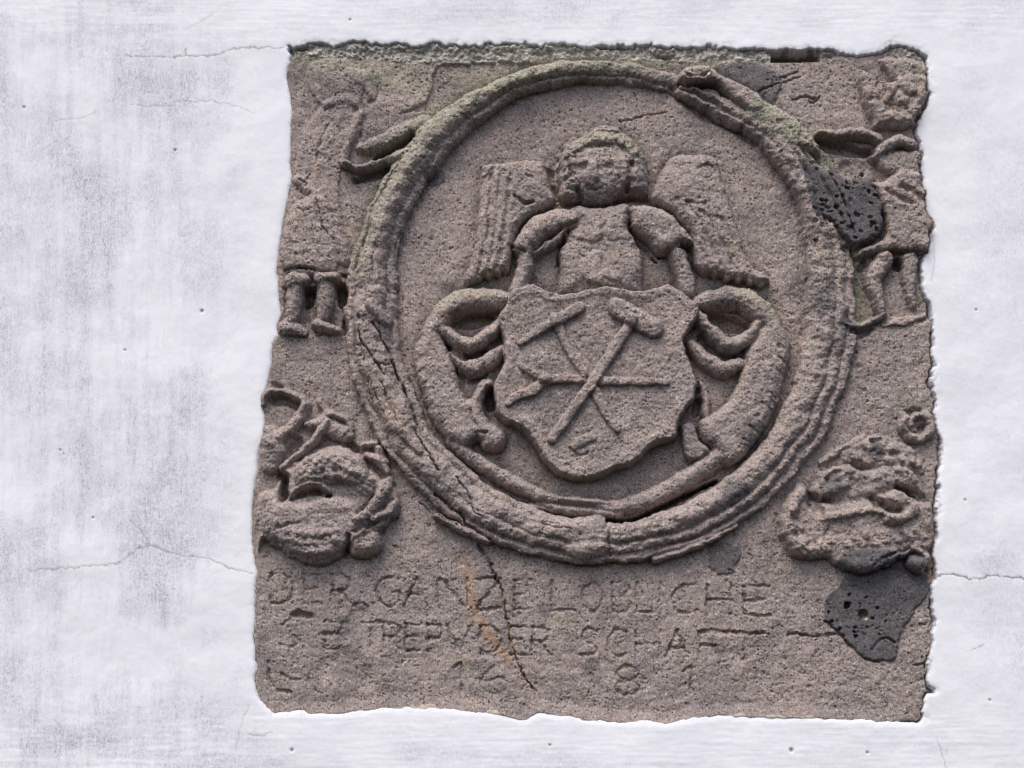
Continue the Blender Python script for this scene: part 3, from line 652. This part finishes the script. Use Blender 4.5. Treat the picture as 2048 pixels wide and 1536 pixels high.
# --- stains: lichen green on upward-facing stems, rust along the crack, dark flecks
TINT(moss, [(845,262),(890,222),(960,180),(1040,152),(1120,135),(1200,128),(1330,125)], [30,32,30,28,24,22,16], .85, 14)
TINT(moss, [(720,520),(745,430),(790,340),(840,270)], [16,22,28,34], .7, 14); TINT(moss, [(735,300),(800,265)], 14, .7, 10)
TINT(moss, [(1500,225),(1560,250),(1620,290),(1650,330)], [18,26,28,18], .95, 12); TINT(moss, [(1150,300),(1190,280),(1240,285),(1290,325)], [10,14,14,10], .75, 9)
TINT(moss, [(1380,130),(1450,125)], 8, .8, 8); TINT(moss, [(600,118),(700,125),(760,150),(840,160)], 26, .6, 18); TINT(moss, [(880,150),(1000,128),(1100,118),(1250,118),(1420,122)], 14, .6, 12)
TINT(dark, [(600,150),(680,190),(730,240),(720,330)], [40,50,40,30], .32, 30, 30, 16); TINT(dark, [(880,160),(960,150)], 24, .3, 20); TINT(dark, [(1150,150),(1260,140),(1330,170)], 22, .35, 18); TINT(dark, [(580,700),(640,740)], 50, .18, 40, 40, 20); TINT(dark, [(1290,400),(1310,380)], 12, .3, 8); TINT(moss, [(880,610),(920,590),(980,590)], 14, .55, 10)
TINT(moss, [(1480,580),(1530,610),(1550,640)], 12, .8, 9); TINT(moss, [(1704,505),(1720,560),(1722,640)], [8,10,14], .85, 8); TINT(moss, [(1800,120),(1840,150)], 16, .4, 12)
TINT(moss, [(1815,805),(1850,810)], 16, .7, 10); TINT(moss, [(1660,520),(1640,560)], 20, .3, 16)
TINT(rust, [(925,1105),(935,1160),(945,1210),(962,1245),(990,1285),(1020,1322)], [6,9,9,12,12,8], .9, 8, 10, 6); TINT(rust, CR[3:11], 3.5, .7, 4, 8, 3)
TINT(rust, [(1180,1110),(1170,1150)], 20, .15, 16); TINT(rust, [(625,395),(622,360),(632,330)], 4, .5, 6); TINT(rust, [(800,850),(740,760)], 26, .22, 20)
TINT(rust, [(1040,790),(1085,775),(1150,764)], 9, .3, 8); TINT(rust, [(1230,515),(1245,520)], 10, .3, 8); TINT(rust, [(1862,1060),(1866,1110),(1862,1165)], [5,9,5], 1, 4, 8, 4)
for x_, y_, r_, vv in [(890,572,18,.55),(975,820,16,.6),(1486,715,9,.6),(1540,760,16,.5),(1500,870,34,.5),(1470,990,30,.75),(1620,1000,18,.5),(1665,968,20,.9),(1180,1335,18,.55),(1090,1220,10,.6),(1430,1295,9,.8),(1445,1296,8,.8),
                      (1755,625,9,.9),(1690,655,18,.85),(1440,590,26,.6),(1600,560,34,.4),(1640,610,26,.55),(1660,700,20,.4),(580,490,10,.5),(690,1270,34,.35),(700,1350,34,.35),(750,165,16,.55),(720,215,10,.4),(790,960,14,.4),
                      (1500,150,40,.4),(1400,200,30,.4),(1700,910,24,.4),(1530,800,26,.45),(1350,280,60,.15)]:
    TINT(dark, [(x_, y_)], r_, vv, 8, 12, 7)

# --- mortar bed along the top, and its dry remains at the foot and right side
MORT = part('mortar_strip', 'wall', 'crumbling mortar along the upper edge')
ty = np.interp(X, [560,600,700,760,840,900,1000,1100,1200,1300,1400,1500,1560,1640,1680,1740,1780,1800,1850,1870], [92,108,112,116,122,126,122,112,112,116,118,122,116,118,112,104,104,112,116,118]) + 5 * fbm(X, Y, 22, 3, 121)
mm = (Y < ty)
own[mm] = MORT
mz = -10 + 5 * fbm(X, Y, 30, 3, 131, .6) + 4.0 * fbm(X, Y, 8, 3, 137, .6) + 4 * np.clip((104 - Y) / 10, 0, 1)
Zr = np.where(mm, mz, Zr)
sw = np.clip(1 - np.maximum(np.abs(X - 1592) - 46, np.abs(Y - 111) - 8) / 4, 0, 1); Zr = Zr * (1 - sw) - 62 * sw
for x_, y_, hw in [(600,96,26),(1230,94,34),(1330,112,20),(1660,110,14)]:
    Zr -= 16 * np.clip(1.2 - np.maximum(np.abs(X - x_) / hw, np.abs(Y - y_) / 4), 0, 1)
MORT2 = part('mortar_strip', 'wall', 'sandy mortar showing below the stone')
for x0_, x1_, ya, yb in [(776,906,1409,1422),(1410,1640,1427,1440),(970,1000,1420,1432)]:
    yy = Y - 4 * fbm(X, Y, 18, 3, 141)
    tap = np.clip(1 - ((X - (x0_ + x1_) / 2) / ((x1_ - x0_) / 2)) ** 4, 0, 1) * np.clip(.7 + 1.2 * fbm(X, Y * 0, 60, 2, 147), 0, 1); ya = yb - (yb - ya) * tap
    m2 = (X > x0_ + 10 * fbm(X, Y, 9, 2, 5)) & (X < x1_ + 12 * fbm(X, Y, 9, 2, 6)) & (yy > ya) & (yy < yb)
    own[m2] = MORT2; Zr = np.where(m2, -6 + 2 * fbm(X, Y, 6, 2, 143), Zr)
# black gaps where the plaster has come away, mostly at the right
gap = np.clip(fbm(X, Y, 42, 3, 151) * 2.0 + 0.6, 0, 1) * np.clip((X - 1790) / 30, 0, 1) + .35 * np.clip(fbm(X, Y, 36, 2, 153) * 2, 0, 1) * np.clip((620 - X) / 20, 0, 1)
Zr -= 34 * gap * np.clip(1 - np.abs(SD_rag + 3.0) / 4.5, 0, 1)
rt_ = np.clip(np.clip((X - 1780) / 60, 0, 1) + np.clip((140 - Y) / 40, 0, 1), 0, 1)
near = np.clip(1 + SD_rag / 26.0, 0, 1) * (1 - rt_)
Zr = Zr * (1 - near) + np.maximum(Zr, -1.6 + 1.0 * fbm(X, Y, 20, 3, 157)) * near
Zr -= (0.3 + 6 * rt_) * np.clip(1 + SD_rag / 7.0, 0, 1)
tt = np.clip((SD_rag + 1) / 4, 0, 1)
Zr = Zr * (1 - tt) + np.minimum(Zr, -14) * tt
Z = Zr.astype(f4)

# ------------------------------------------------------------------ materials
def newmat(name):
    m = bpy.data.materials.new(name); m.use_nodes = True
    nt = m.node_tree; b = nt.nodes["Principled BSDF"]
    return m, nt, b
class NT:
    def __init__(s, nt): s.nt = nt
    def n(s, t, **kw):
        nd = s.nt.nodes.new(t)
        for k, v in kw.items():
            if k.startswith('i_'):
                key = k[2:]; key = int(key) if key.isdigit() else key.replace('_', ' ')
                nd.inputs[key].default_value = v
            else: setattr(nd, k, v)
        return nd
    def l(s, a, b): s.nt.links.new(a, b)
    def noise(s, co, scale, detail=4, rough=.55):
        nd = s.n('ShaderNodeTexNoise'); nd.inputs['Scale'].default_value = scale; nd.inputs['Detail'].default_value = detail; nd.inputs['Roughness'].default_value = rough
        s.l(co, nd.inputs['Vector']); return nd.outputs['Fac']
    def rng(s, v, a, b, c=0., d=1.):
        nd = s.n('ShaderNodeMapRange'); 
        for i, q in enumerate((a, b, c, d)): nd.inputs[i + 1].default_value = q
        s.l(v, nd.inputs[0]); return nd.outputs[0]
    def mix(s, f, a, b, mode='MIX'):
        nd = s.n('ShaderNodeMix', data_type='RGBA', blend_type=mode)
        for k, v in ((0, f), (6, a), (7, b)):
            if hasattr(v, 'is_linked') or isinstance(v, bpy.types.NodeSocket): s.l(v, nd.inputs[k])
            else: nd.inputs[k].default_value = v
        return nd.outputs[2]
    def mul(s, a, b):
        nd = s.n('ShaderNodeMath', operation='MULTIPLY')
        for k, v in ((0, a), (1, b)):
            if isinstance(v, bpy.types.NodeSocket): s.l(v, nd.inputs[k])
            else: nd.inputs[k].default_value = v
        return nd.outputs[0]
    def add(s, a, b):
        o = s.mul(a, b); o.node.operation = 'ADD'; return o
def rgb(r, g, b):
    f = lambda c: ((c / 255 + .055) / 1.055) ** 2.4 if c > 10 else c / 255 / 12.92
    return (f(r), f(g), f(b), 1)

m_stone, nt, bsdf = newmat("weathered_tuff"); T = NT(nt)
co = T.n('ShaderNodeNewGeometry').outputs['Position']
big = T.noise(co, 7, 4); mid = T.noise(co, 60, 5, .65); fine = T.noise(co, 420, 4, .7); spk = T.noise(co, 900, 2, .6)
base = T.mix(T.rng(big, .35, .65), rgb(158, 145, 142), rgb(170, 155, 148))
base = T.mix(T.mul(T.rng(T.noise(co, 16, 5, .6), .48, .62), .6), base, rgb(128, 122, 121))
base = T.mix(T.mul(T.rng(T.noise(co, 23, 4, .6), .54, .68), .5), base, rgb(166, 148, 131))
base = T.mix(T.mul(T.rng(mid, .42, .68), .55), base, rgb(132, 121, 118))
base = T.mix(T.mul(T.rng(fine, .52, .72), .8), base, rgb(200, 184, 173))
base = T.mix(T.mul(T.rng(fine, .47, .30), .85), base, rgb(92, 83, 80))
base = T.mix(T.rng(spk, .36, .28), base, rgb(52, 47, 47))
base = T.mix(T.mul(T.rng(spk, .64, .72), .8), base, rgb(226, 217, 208))
at = T.n('ShaderNodeAttribute', attribute_name='stain'); sep = T.n('ShaderNodeSeparateColor'); T.l(at.outputs['Color'], sep.inputs[0])
dk = T.mix(T.rng(fine, .4, .65), rgb(86, 83, 86), rgb(114, 110, 112))
dk = T.mix(T.rng(spk, .4, .3), dk, rgb(38, 38, 40))
base = T.mix(sep.outputs[0], base, dk)
ms = T.mix(T.rng(fine, .35, .65), rgb(112, 116, 90), rgb(172, 174, 148))
base = T.mix(T.mul(sep.outputs[1], T.rng(T.noise(co, 120, 5, .7), .42, .56, .1, .95)), base, ms)
base = T.mix(T.mul(sep.outputs[2], T.rng(fine, .3, .6, .35, .9)), base, rgb(168, 136, 110))
def pores(scale, a, b):
    v = T.n('ShaderNodeTexVoronoi'); v.inputs['Scale'].default_value = scale; v.inputs['Randomness'].default_value = 1.0
    w_ = T.n('ShaderNodeVectorMath', operation='ADD'); T.l(co, w_.inputs[0])
    nz = T.n('ShaderNodeTexNoise'); nz.inputs['Scale'].default_value = scale * 1.6; T.l(co, nz.inputs['Vector'])
    sc = T.n('ShaderNodeVectorMath', operation='SCALE'); sc.inputs['Scale'].default_value = .7 / scale; T.l(nz.outputs['Color'], sc.inputs[0]); T.l(sc.outputs[0], w_.inputs[1])
    T.l(w_.outputs[0], v.inputs['Vector'])
    sepc = T.n('ShaderNodeSeparateColor'); T.l(v.outputs['Color'], sepc.inputs[0])
    return T.mul(T.rng(v.outputs['Distance'], b, a), T.rng(sepc.outputs[0], .35, .5)), T.mul(T.rng(v.outputs['Distance'], b, a), T.rng(sepc.outputs[0], .22, .12))
pd, pw = pores(270, .26, .40)
var = T.rng(T.noise(co, 34, 4, .6), .38, .60, .35, 1.0); light = T.mul(T.rng(sep.outputs[0], 0, 1, 1, .25), 1.0)
pd = T.mul(pd, var); pw = T.mul(pw, light)
base = T.mix(T.mul(pd, .95), base, rgb(54, 47, 46)); base = T.mix(T.mul(pw, .7), base, rgb(214, 203, 194))
pd2, pw2 = pores(560, .25, .4)
pw2 = T.mul(pw2, light)
base = T.mix(T.mul(pd2, .6), base, rgb(74, 66, 64)); base = T.mix(T.mul(pw2, .6), base, rgb(206, 193, 182))
base = T.mix(at.outputs['Alpha'], base, rgb(225, 224, 222))
T.l(base, bsdf.inputs['Base Color']); bsdf.inputs['Roughness'].default_value = .93; bsdf.inputs['Specular IOR Level'].default_value = .25
h = T.add(T.mul(fine, 1.0), T.mul(T.noise(co, 180, 3), 1.4))
bp = T.n('ShaderNodeBump'); bp.inputs['Strength'].default_value = .6; bp.inputs['Distance'].default_value = .0012
T.l(h, bp.inputs['Height']); T.l(bp.outputs[0], bsdf.inputs['Normal'])

m_mort, nt, bsdf = newmat("old_mortar"); T = NT(nt)
co = T.n('ShaderNodeNewGeometry').outputs['Position']
f1 = T.noise(co, 160, 5, .7); f2 = T.noise(co, 30, 4)
c = T.mix(T.rng(f1, .35, .65), rgb(122, 114, 106), rgb(206, 200, 192))
c = T.mix(T.mul(T.rng(f2, .5, .65), .6), c, rgb(120, 122, 110))
c = T.mix(T.rng(T.noise(co, 700, 2), .62, .7), c, rgb(225, 222, 216))
T.l(c, bsdf.inputs['Base Color']); bsdf.inputs['Roughness'].default_value = .95
bp = T.n('ShaderNodeBump'); bp.inputs['Strength'].default_value = .8; bp.inputs['Distance'].default_value = .002; T.l(f1, bp.inputs['Height']); T.l(bp.outputs[0], bsdf.inputs['Normal'])
m_sand, nt, bsdf = newmat("sandy_mortar"); T = NT(nt)
co = T.n('ShaderNodeNewGeometry').outputs['Position']
c = T.mix(T.rng(T.noise(co, 260, 4, .7), .35, .65), rgb(168, 156, 136), rgb(206, 196, 178))
T.l(c, bsdf.inputs['Base Color']); bsdf.inputs['Roughness'].default_value = .95

m_wall, nt, bsdf = newmat("whitewashed_plaster"); T = NT(nt)
co = T.n('ShaderNodeNewGeometry').outputs['Position']
at = T.n('ShaderNodeAttribute', attribute_name='dirt_and_rim_dim'); sep = T.n('ShaderNodeSeparateColor'); T.l(at.outputs['Color'], sep.inputs[0])
g1 = T.noise(co, 520, 4, .7); g2 = T.noise(co, 170, 4, .65)
gr = T.add(T.mul(g1, .6), T.mul(g2, .4))
c = T.mix(T.mul(T.rng(gr, .40, .60), .25), rgb(240, 241, 246), rgb(231, 232, 239))
mp_ = T.n('ShaderNodeMapping'); mp_.inputs['Scale'].default_value = (1, 1, .16); T.l(co, mp_.inputs['Vector'])
fib = T.noise(mp_.outputs[0], 330, 3, .6)
spk_ = T.mul(T.rng(T.noise(mp_.outputs[0], 900, 3, .65), .50, .64), T.rng(g1, .44, .58, .15, 1))
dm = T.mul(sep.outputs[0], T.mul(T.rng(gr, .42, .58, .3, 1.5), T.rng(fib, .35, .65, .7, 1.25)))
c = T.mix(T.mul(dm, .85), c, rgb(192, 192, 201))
c = T.mix(T.mul(T.mul(spk_, T.add(sep.outputs[0], .06)), 1.1), c, rgb(140, 139, 146))
c = T.mix(T.mul(T.rng(T.noise(co, 330, 3, .6), .34, .26), T.add(sep.outputs[0], .10)), c, rgb(96, 94, 98))
c = T.mix(sep.outputs[1], c, rgb(70, 66, 66))
T.l(c, bsdf.inputs['Base Color']); bsdf.inputs['Roughness'].default_value = .85; bsdf.inputs['Specular IOR Level'].default_value = .3
bp = T.n('ShaderNodeBump'); bp.inputs['Strength'].default_value = .4; bp.inputs['Distance'].default_value = .0009; T.l(gr, bp.inputs['Height']); T.l(bp.outputs[0], bsdf.inputs['Normal'])

# ------------------------------------------------------------------ meshes
def link(o): scene.collection.objects.link(o); return o
def mesh_from(name, co, quads, mat):
    me = bpy.data.meshes.new(name)
    me.vertices.add(len(co)); me.vertices.foreach_set('co', co.astype(f4).ravel())
    n = len(quads)
    me.loops.add(n * 4); me.loops.foreach_set('vertex_index', quads.astype(np.int32).ravel())
    me.polygons.add(n); me.polygons.foreach_set('loop_start', np.arange(0, n * 4, 4, dtype=np.int32))
    me.polygons.foreach_set('loop_total', np.full(n, 4, np.int32))
    me.polygons.foreach_set('use_smooth', np.ones(n, bool))
    me.materials.append(mat); me.update(calc_edges=True)
    return me
def col_attr(me, name, arr):
    a = me.color_attributes.new(name, 'FLOAT_COLOR', 'POINT'); a.data.foreach_set('color', arr.astype(f4).ravel())
def skirted(co, quads, back):
    """close a patch of the height field backwards into the stone with walls of its own vertices"""
    e = np.concatenate([quads[:, [0, 1]], quads[:, [1, 2]], quads[:, [2, 3]], quads[:, [3, 0]]])
    key = np.sort(e, 1); k = key[:, 0].astype(np.int64) * (len(co) + 1) + key[:, 1]
    _, inv, cnt = np.unique(k, return_inverse=True, return_counts=True)
    be = e[cnt[inv] == 1]
    n = len(co)
    ids = np.unique(be); mp = np.full(n, -1, np.int64); mp[ids] = np.arange(len(ids))
    top = co[ids]; bot = top.copy(); bot[:, 1] = np.maximum(top[:, 1] + 0.004, back)
    q = np.column_stack([n + mp[be[:, 1]], n + mp[be[:, 0]], n + len(ids) + mp[be[:, 0]], n + len(ids) + mp[be[:, 1]]])
    return np.vstack([co, top, bot]), np.vstack([quads, q]), ids

# drop the far outside of the grid (it lies behind the plaster), then hand every face to one part
# little islands of a part are given back to what surrounds them by a majority pass
idx = np.arange(NV * NU).reshape(NV, NU)
quads = np.stack([idx[:-1, :-1], idx[1:, :-1], idx[1:, 1:], idx[:-1, 1:]], -1).reshape(-1, 4)
fo = own.ravel()[quads].max(1)
keep = (SD.ravel()[quads].min(1) < 14)
quads, fo = quads[keep], fo[keep]
CO = np.column_stack([UU.ravel(), (-Z * S).ravel(), VV.ravel()])
stain = np.column_stack([dark.ravel(), moss.ravel(), rust.ravel(), pale.ravel()])

root = link(bpy.data.objects.new('carved_stone_relief', None))
rx, rz = to_wall(1190, 1440)
root.location = (rx, 0, rz)
root['label'] = "weathered brown tuff relief with an angel holding a shield inside a ring"
root['category'] = "stone relief"

# the plaster wall: fine over the picture, coarser further out
fu0, fv1 = to_wall(-40, -30); fu1, fv0 = to_wall(2090, 1566)
fu0 = min(fu0, to_wall(-40, 1566)[0]); fu1 = max(fu1, to_wall(2090, 1566)[0])
ST = 2.1 * S
def grown(a, b, n=26, far=4.0):
    g = np.cumsum(1.28 ** np.arange(n)); g = g / g[-1]
    mid_ = np.arange(a, b, ST)
    return np.concatenate([a - far * g[::-1], mid_, mid_[-1] + far * g])
wu = grown(fu0, fu1); wv = grown(fv0, fv1, far=2.4)[::-1]
WU, WV = np.meshgrid(wu, wv)
WX, WY = to_photo(WU, WV)
WSD = np.full(WX.shape, 200.0, f4)
sel_i = np.where((WY[:, WX.shape[1] // 2] > -40) & (WY[:, WX.shape[1] // 2] < 1580))[0]
sel_j = np.where((WX[WX.shape[0] // 2] > 250) & (WX[WX.shape[0] // 2] < 2120))[0]
ws_ = (slice(sel_i[0], sel_i[-1] + 1), slice(sel_j[0], sel_j[-1] + 1))
WSD[ws_] = poly_sd(WX[ws_], WY[ws_], OUT)
wsr = WSD + np.where(np.abs(WSD) < 60, rag(WX, WY), 0)
WZ = 2.6 * fbm(WX, WY, 240, 3, 161) + 0.28 * fbm(WX, WY, 24, 3, 163)
WZ += 0.3 * fbm(WX * 1.0, WY * .12, 9, 3, 167) * np.clip((520 - WX) / 200, 0, 1)          # vertical brush marks at the left
frame = np.clip(1 - WSD / 95, 0, 1); frame = np.clip(frame * 2, 0, 1)
WZ += 0.22 * fbm(WX * .1, WY, 8, 3, 171) * np.clip((WY - 1380) / 60, 0, 1) + .2 * fbm(WX * .1, WY, 7, 3, 173) * np.clip((90 - WY) / 40, 0, 1)
WZ += 1.6 * frame * np.clip(1 - WX / 900, 0, 1)                                            # the smooth border troweled round the stone
edge = np.clip(wsr / 12.0, 0, 1)
rt = np.clip((WX - 1780) / 60, 0, 1) + np.clip((140 - WY) / 40, 0, 1); rt = np.clip(rt, 0, 1)
WZ -= (1.5 + .3 * rt) * (1 - edge) ** 2
WZ = np.where(wsr < 0, WZ + wsr * (0.9 + 5 * rt), WZ)
crk = np.zeros(WX.shape, f4)
def WCRACK(pts, wd, dep, vis):
    P = np.array(pts, float)
    m = (WX > P[:, 0].min() - 12) & (WX < P[:, 0].max() + 12) & (WY > P[:, 1].min() - 14) & (WY < P[:, 1].max() + 14)
    A = smooth(P, False, 5) if len(P) > 2 else P
    x_, y_ = WX[m] + 2.0 * fbm(WX[m], WY[m], 14, 3, 181), WY[m] + 3.2 * fbm(WX[m], WY[m], 16, 3, 187, .65)
    b, r, d = stroke_sd(x_, y_, A, [wd] * len(A))
    t = np.clip(1.6 - d / wd, 0, 1)
    WZ[m] -= .16 * dep * t; crk[m] = np.maximum(crk[m], .72 * vis * t)
WCRACK([(1871,1155),(1890,1148),(1910,1150),(1950,1158),(1990,1152),(2050,1158)], 1.3, 6, .95)
WCRACK([(250,111),(330,114),(372,112),(420,112),(450,104),(470,97),(566,96)], 1.2, 3, .6); WCRACK([(371,98),(373,106),(368,112)], 1.2, 3, .7)
WCRACK([(120,240),(180,232),(190,222)], 1.1, 2, .35); WCRACK([(260,210),(300,212),(340,212)], 1.1, 2, .4); WCRACK([(340,202),(420,203),(470,212),(510,226)], 1.1, 2, .4)
WCRACK([(258,1038),(280,1060),(300,1090)], 1.1, 2, .45); WCRACK([(60,1142),(160,1134),(230,1128),(265,1105),(302,1091),(350,1108),(415,1116),(470,1140),(508,1145)], 1.2, 3, .55)
WCRACK([(496,1412),(480,1460),(470,1500)], 1.1, 2, .35); WCRACK([(500,1470),(525,1472),(540,1465)], 1.2, 3, .5); WCRACK([(1875,1480),(1885,1510),(1895,1540)], 1.1, 2, .4)
WCRACK([(370,60),(400,45),(440,18)], 1., 2, .25); WCRACK([(1866,470),(1868,520),(1862,560)], 1.1, 3, .4); WCRACK([(1945,1299),(1968,1290)], 1.2, 2, .7); WCRACK([(60,330),(85,300),(120,280)], 1., 2, .2)
for x_, y_, r_ in [(404,622,3),(1583,1500,4),(584,1500,3),(48,214,2.2),(1735,1505,2.5),(186,1035,2),(1952,620,2),(350,300,2.2),(700,40,2),(1100,1490,2.2),(1930,1000,2),(1980,1400,2),(250,700,2),(120,900,2)]:
    m = np.hypot(WX - x_, WY - y_) < 10
    q = np.clip(1.5 - np.hypot(WX[m] - x_, WY[m] - y_) / r_, 0, 1); WZ[m] -= 3 * q; crk[m] = np.maximum(crk[m], .75 * q)
# grey weathering of the whitewash: blotches, streaks down the left, clean border round the stone
cl = np.clip((WSD - 20 - 50 * fbm(WX, WY, 90, 2, 191)) / 110, 0, 1)
n1 = fbm(WX, WY * .75, 210, 5, 193, .55); st = fbm(WX, WY * .09, 26, 4, 197, .6); st2 = fbm(WX * .09, WY, 30, 4, 199, .6)
leftw = np.clip((620 - WX) / 260, 0, 1); botw = np.clip((WY - 1430) / 60, 0, 1); topw = np.clip((110 - WY) / 60, 0, 1)
dirt_and_rim_dim = (0.30 + 0.8 * n1 + leftw * 0.30 * st + np.maximum(botw, topw) * .4 * st2) * cl
dirt_and_rim_dim *= np.clip(.35 + .75 * leftw + .3 * botw + .25 * topw + .12 * np.clip((WX - 1880) / 60, 0, 1), 0, 1)
for x_, y_, rx_, ry_, vv in [(310,1205,95,60,.55),(380,1270,60,40,.35),(110,330,90,140,.22),(60,640,80,140,.3),(200,560,60,140,.22),(330,860,130,110,.3),(370,1470,120,80,.38),(90,1180,80,90,.3),(60,1420,120,100,.22),(300,180,70,50,.2),(470,75,60,60,.22),(160,960,120,90,.2),
                             (400,1080,90,50,.22),(120,60,110,70,.2),(1990,1120,40,40,.25),(1920,1500,90,40,.3),(2010,60,60,60,.12),(950,25,300,22,.2),(1950,800,60,240,.12)]:
    q = np.hypot((WX - x_) / rx_, (WY - y_) / ry_) + .45 * fbm(WX, WY, 60, 4, 203)
    dirt_and_rim_dim += vv * np.clip(1.25 - q, 0, 1)
dirt_and_rim_dim = np.clip(dirt_and_rim_dim * .72, 0, .7) * np.clip(WSD / 25, 0, 1)
dirt_and_rim_dim = np.maximum(dirt_and_rim_dim, np.clip(rt, .4, 1) * .9 * np.clip((2.5 + 2.5 * fbm(WX, WY, 22, 3, 207) - wsr) / 2, 0, 1) * (wsr > -8))  # grey of the broken edge, also painted darker to mute its sunlit lip
e = np.clip(np.minimum(np.minimum(WU - wu[0], wu[-1] - WU), np.minimum(wv[0] - WV, WV - wv[-1])) / .3, 0, 1); WZ = WZ * e
hN, wN = WX.shape
wi = np.arange(hN * wN).reshape(hN, wN)
wq = np.stack([wi[:-1, :-1], wi[1:, :-1], wi[1:, 1:], wi[:-1, 1:]], -1).reshape(-1, 4)
wq = wq[wsr.ravel()[wq].max(1) > -5]
wco = np.column_stack([WU.ravel(), (-WZ * S).ravel(), WV.ravel()])
used = np.unique(wq); mp = np.full(hN * wN, -1, np.int64); mp[used] = np.arange(len(used)); wq = mp[wq]
nb = len(used)
xa, xb, za, zb = wu[0], wu[-1], wv[-1], wv[0]
TH = .35
box = np.array([(xa,0,za),(xb,0,za),(xb,0,zb),(xa,0,zb),(xa,TH,za),(xb,TH,za),(xb,TH,zb),(xa,TH,zb)], float)
bq = np.array([(4,7,6,5),(0,4,5,1),(1,5,6,2),(2,6,7,3),(3,7,4,0)]) + nb
me = mesh_from('plaster_wall', np.vstack([wco[used], box]), np.vstack([wq, bq]), m_wall)
dat = np.zeros((nb + 8, 4)); dat[:nb, 0] = dirt_and_rim_dim.ravel()[used]; dat[:nb, 1] = crk.ravel()[used]; dat[:, 3] = 1
col_attr(me, 'dirt_and_rim_dim', dat)
wall = link(bpy.data.objects.new('plaster_wall', me))
wall['label'] = "white plaster wall with grey stains and hairline cracks around the stone relief"
wall['category'] = "wall"

objs = {}
for pid, p in enumerate(PARTS):
    q = quads[fo == pid]
    if p['name'] == 'inscription':
        o = objs[pid] = link(bpy.data.objects.new(p['name'], None)); o.parent = root; o['label'] = p['label']
        continue
    if not len(q): continue
    used = np.unique(q); mp = np.full(NV * NU, -1, np.int64); mp[used] = np.arange(len(used))
    c = CO[used]; q = mp[q]; stn = stain[used]
    if p['parent'] != 'wall': c = c - np.array([rx, 0, rz])
    back = 0.10 if pid == 0 else 0.03
    c2, q2, ids = skirted(c, q, back)
    s2 = np.vstack([stn, stn[ids], stn[ids]])
    me = mesh_from(p['name'], c2, q2, m_mort if pid == MORT else m_sand if pid == MORT2 else m_stone)
    col_attr(me, 'stain', s2)
    o = link(bpy.data.objects.new(p['name'], me))
    objs[pid] = o
    o.parent = wall if p['parent'] == 'wall' else root if p['parent'] is None else objs[p['parent']]
    if p['label']: o['label'] = p['label']
print("verts", NV * NU, "wall", nb, "parts", len(objs))
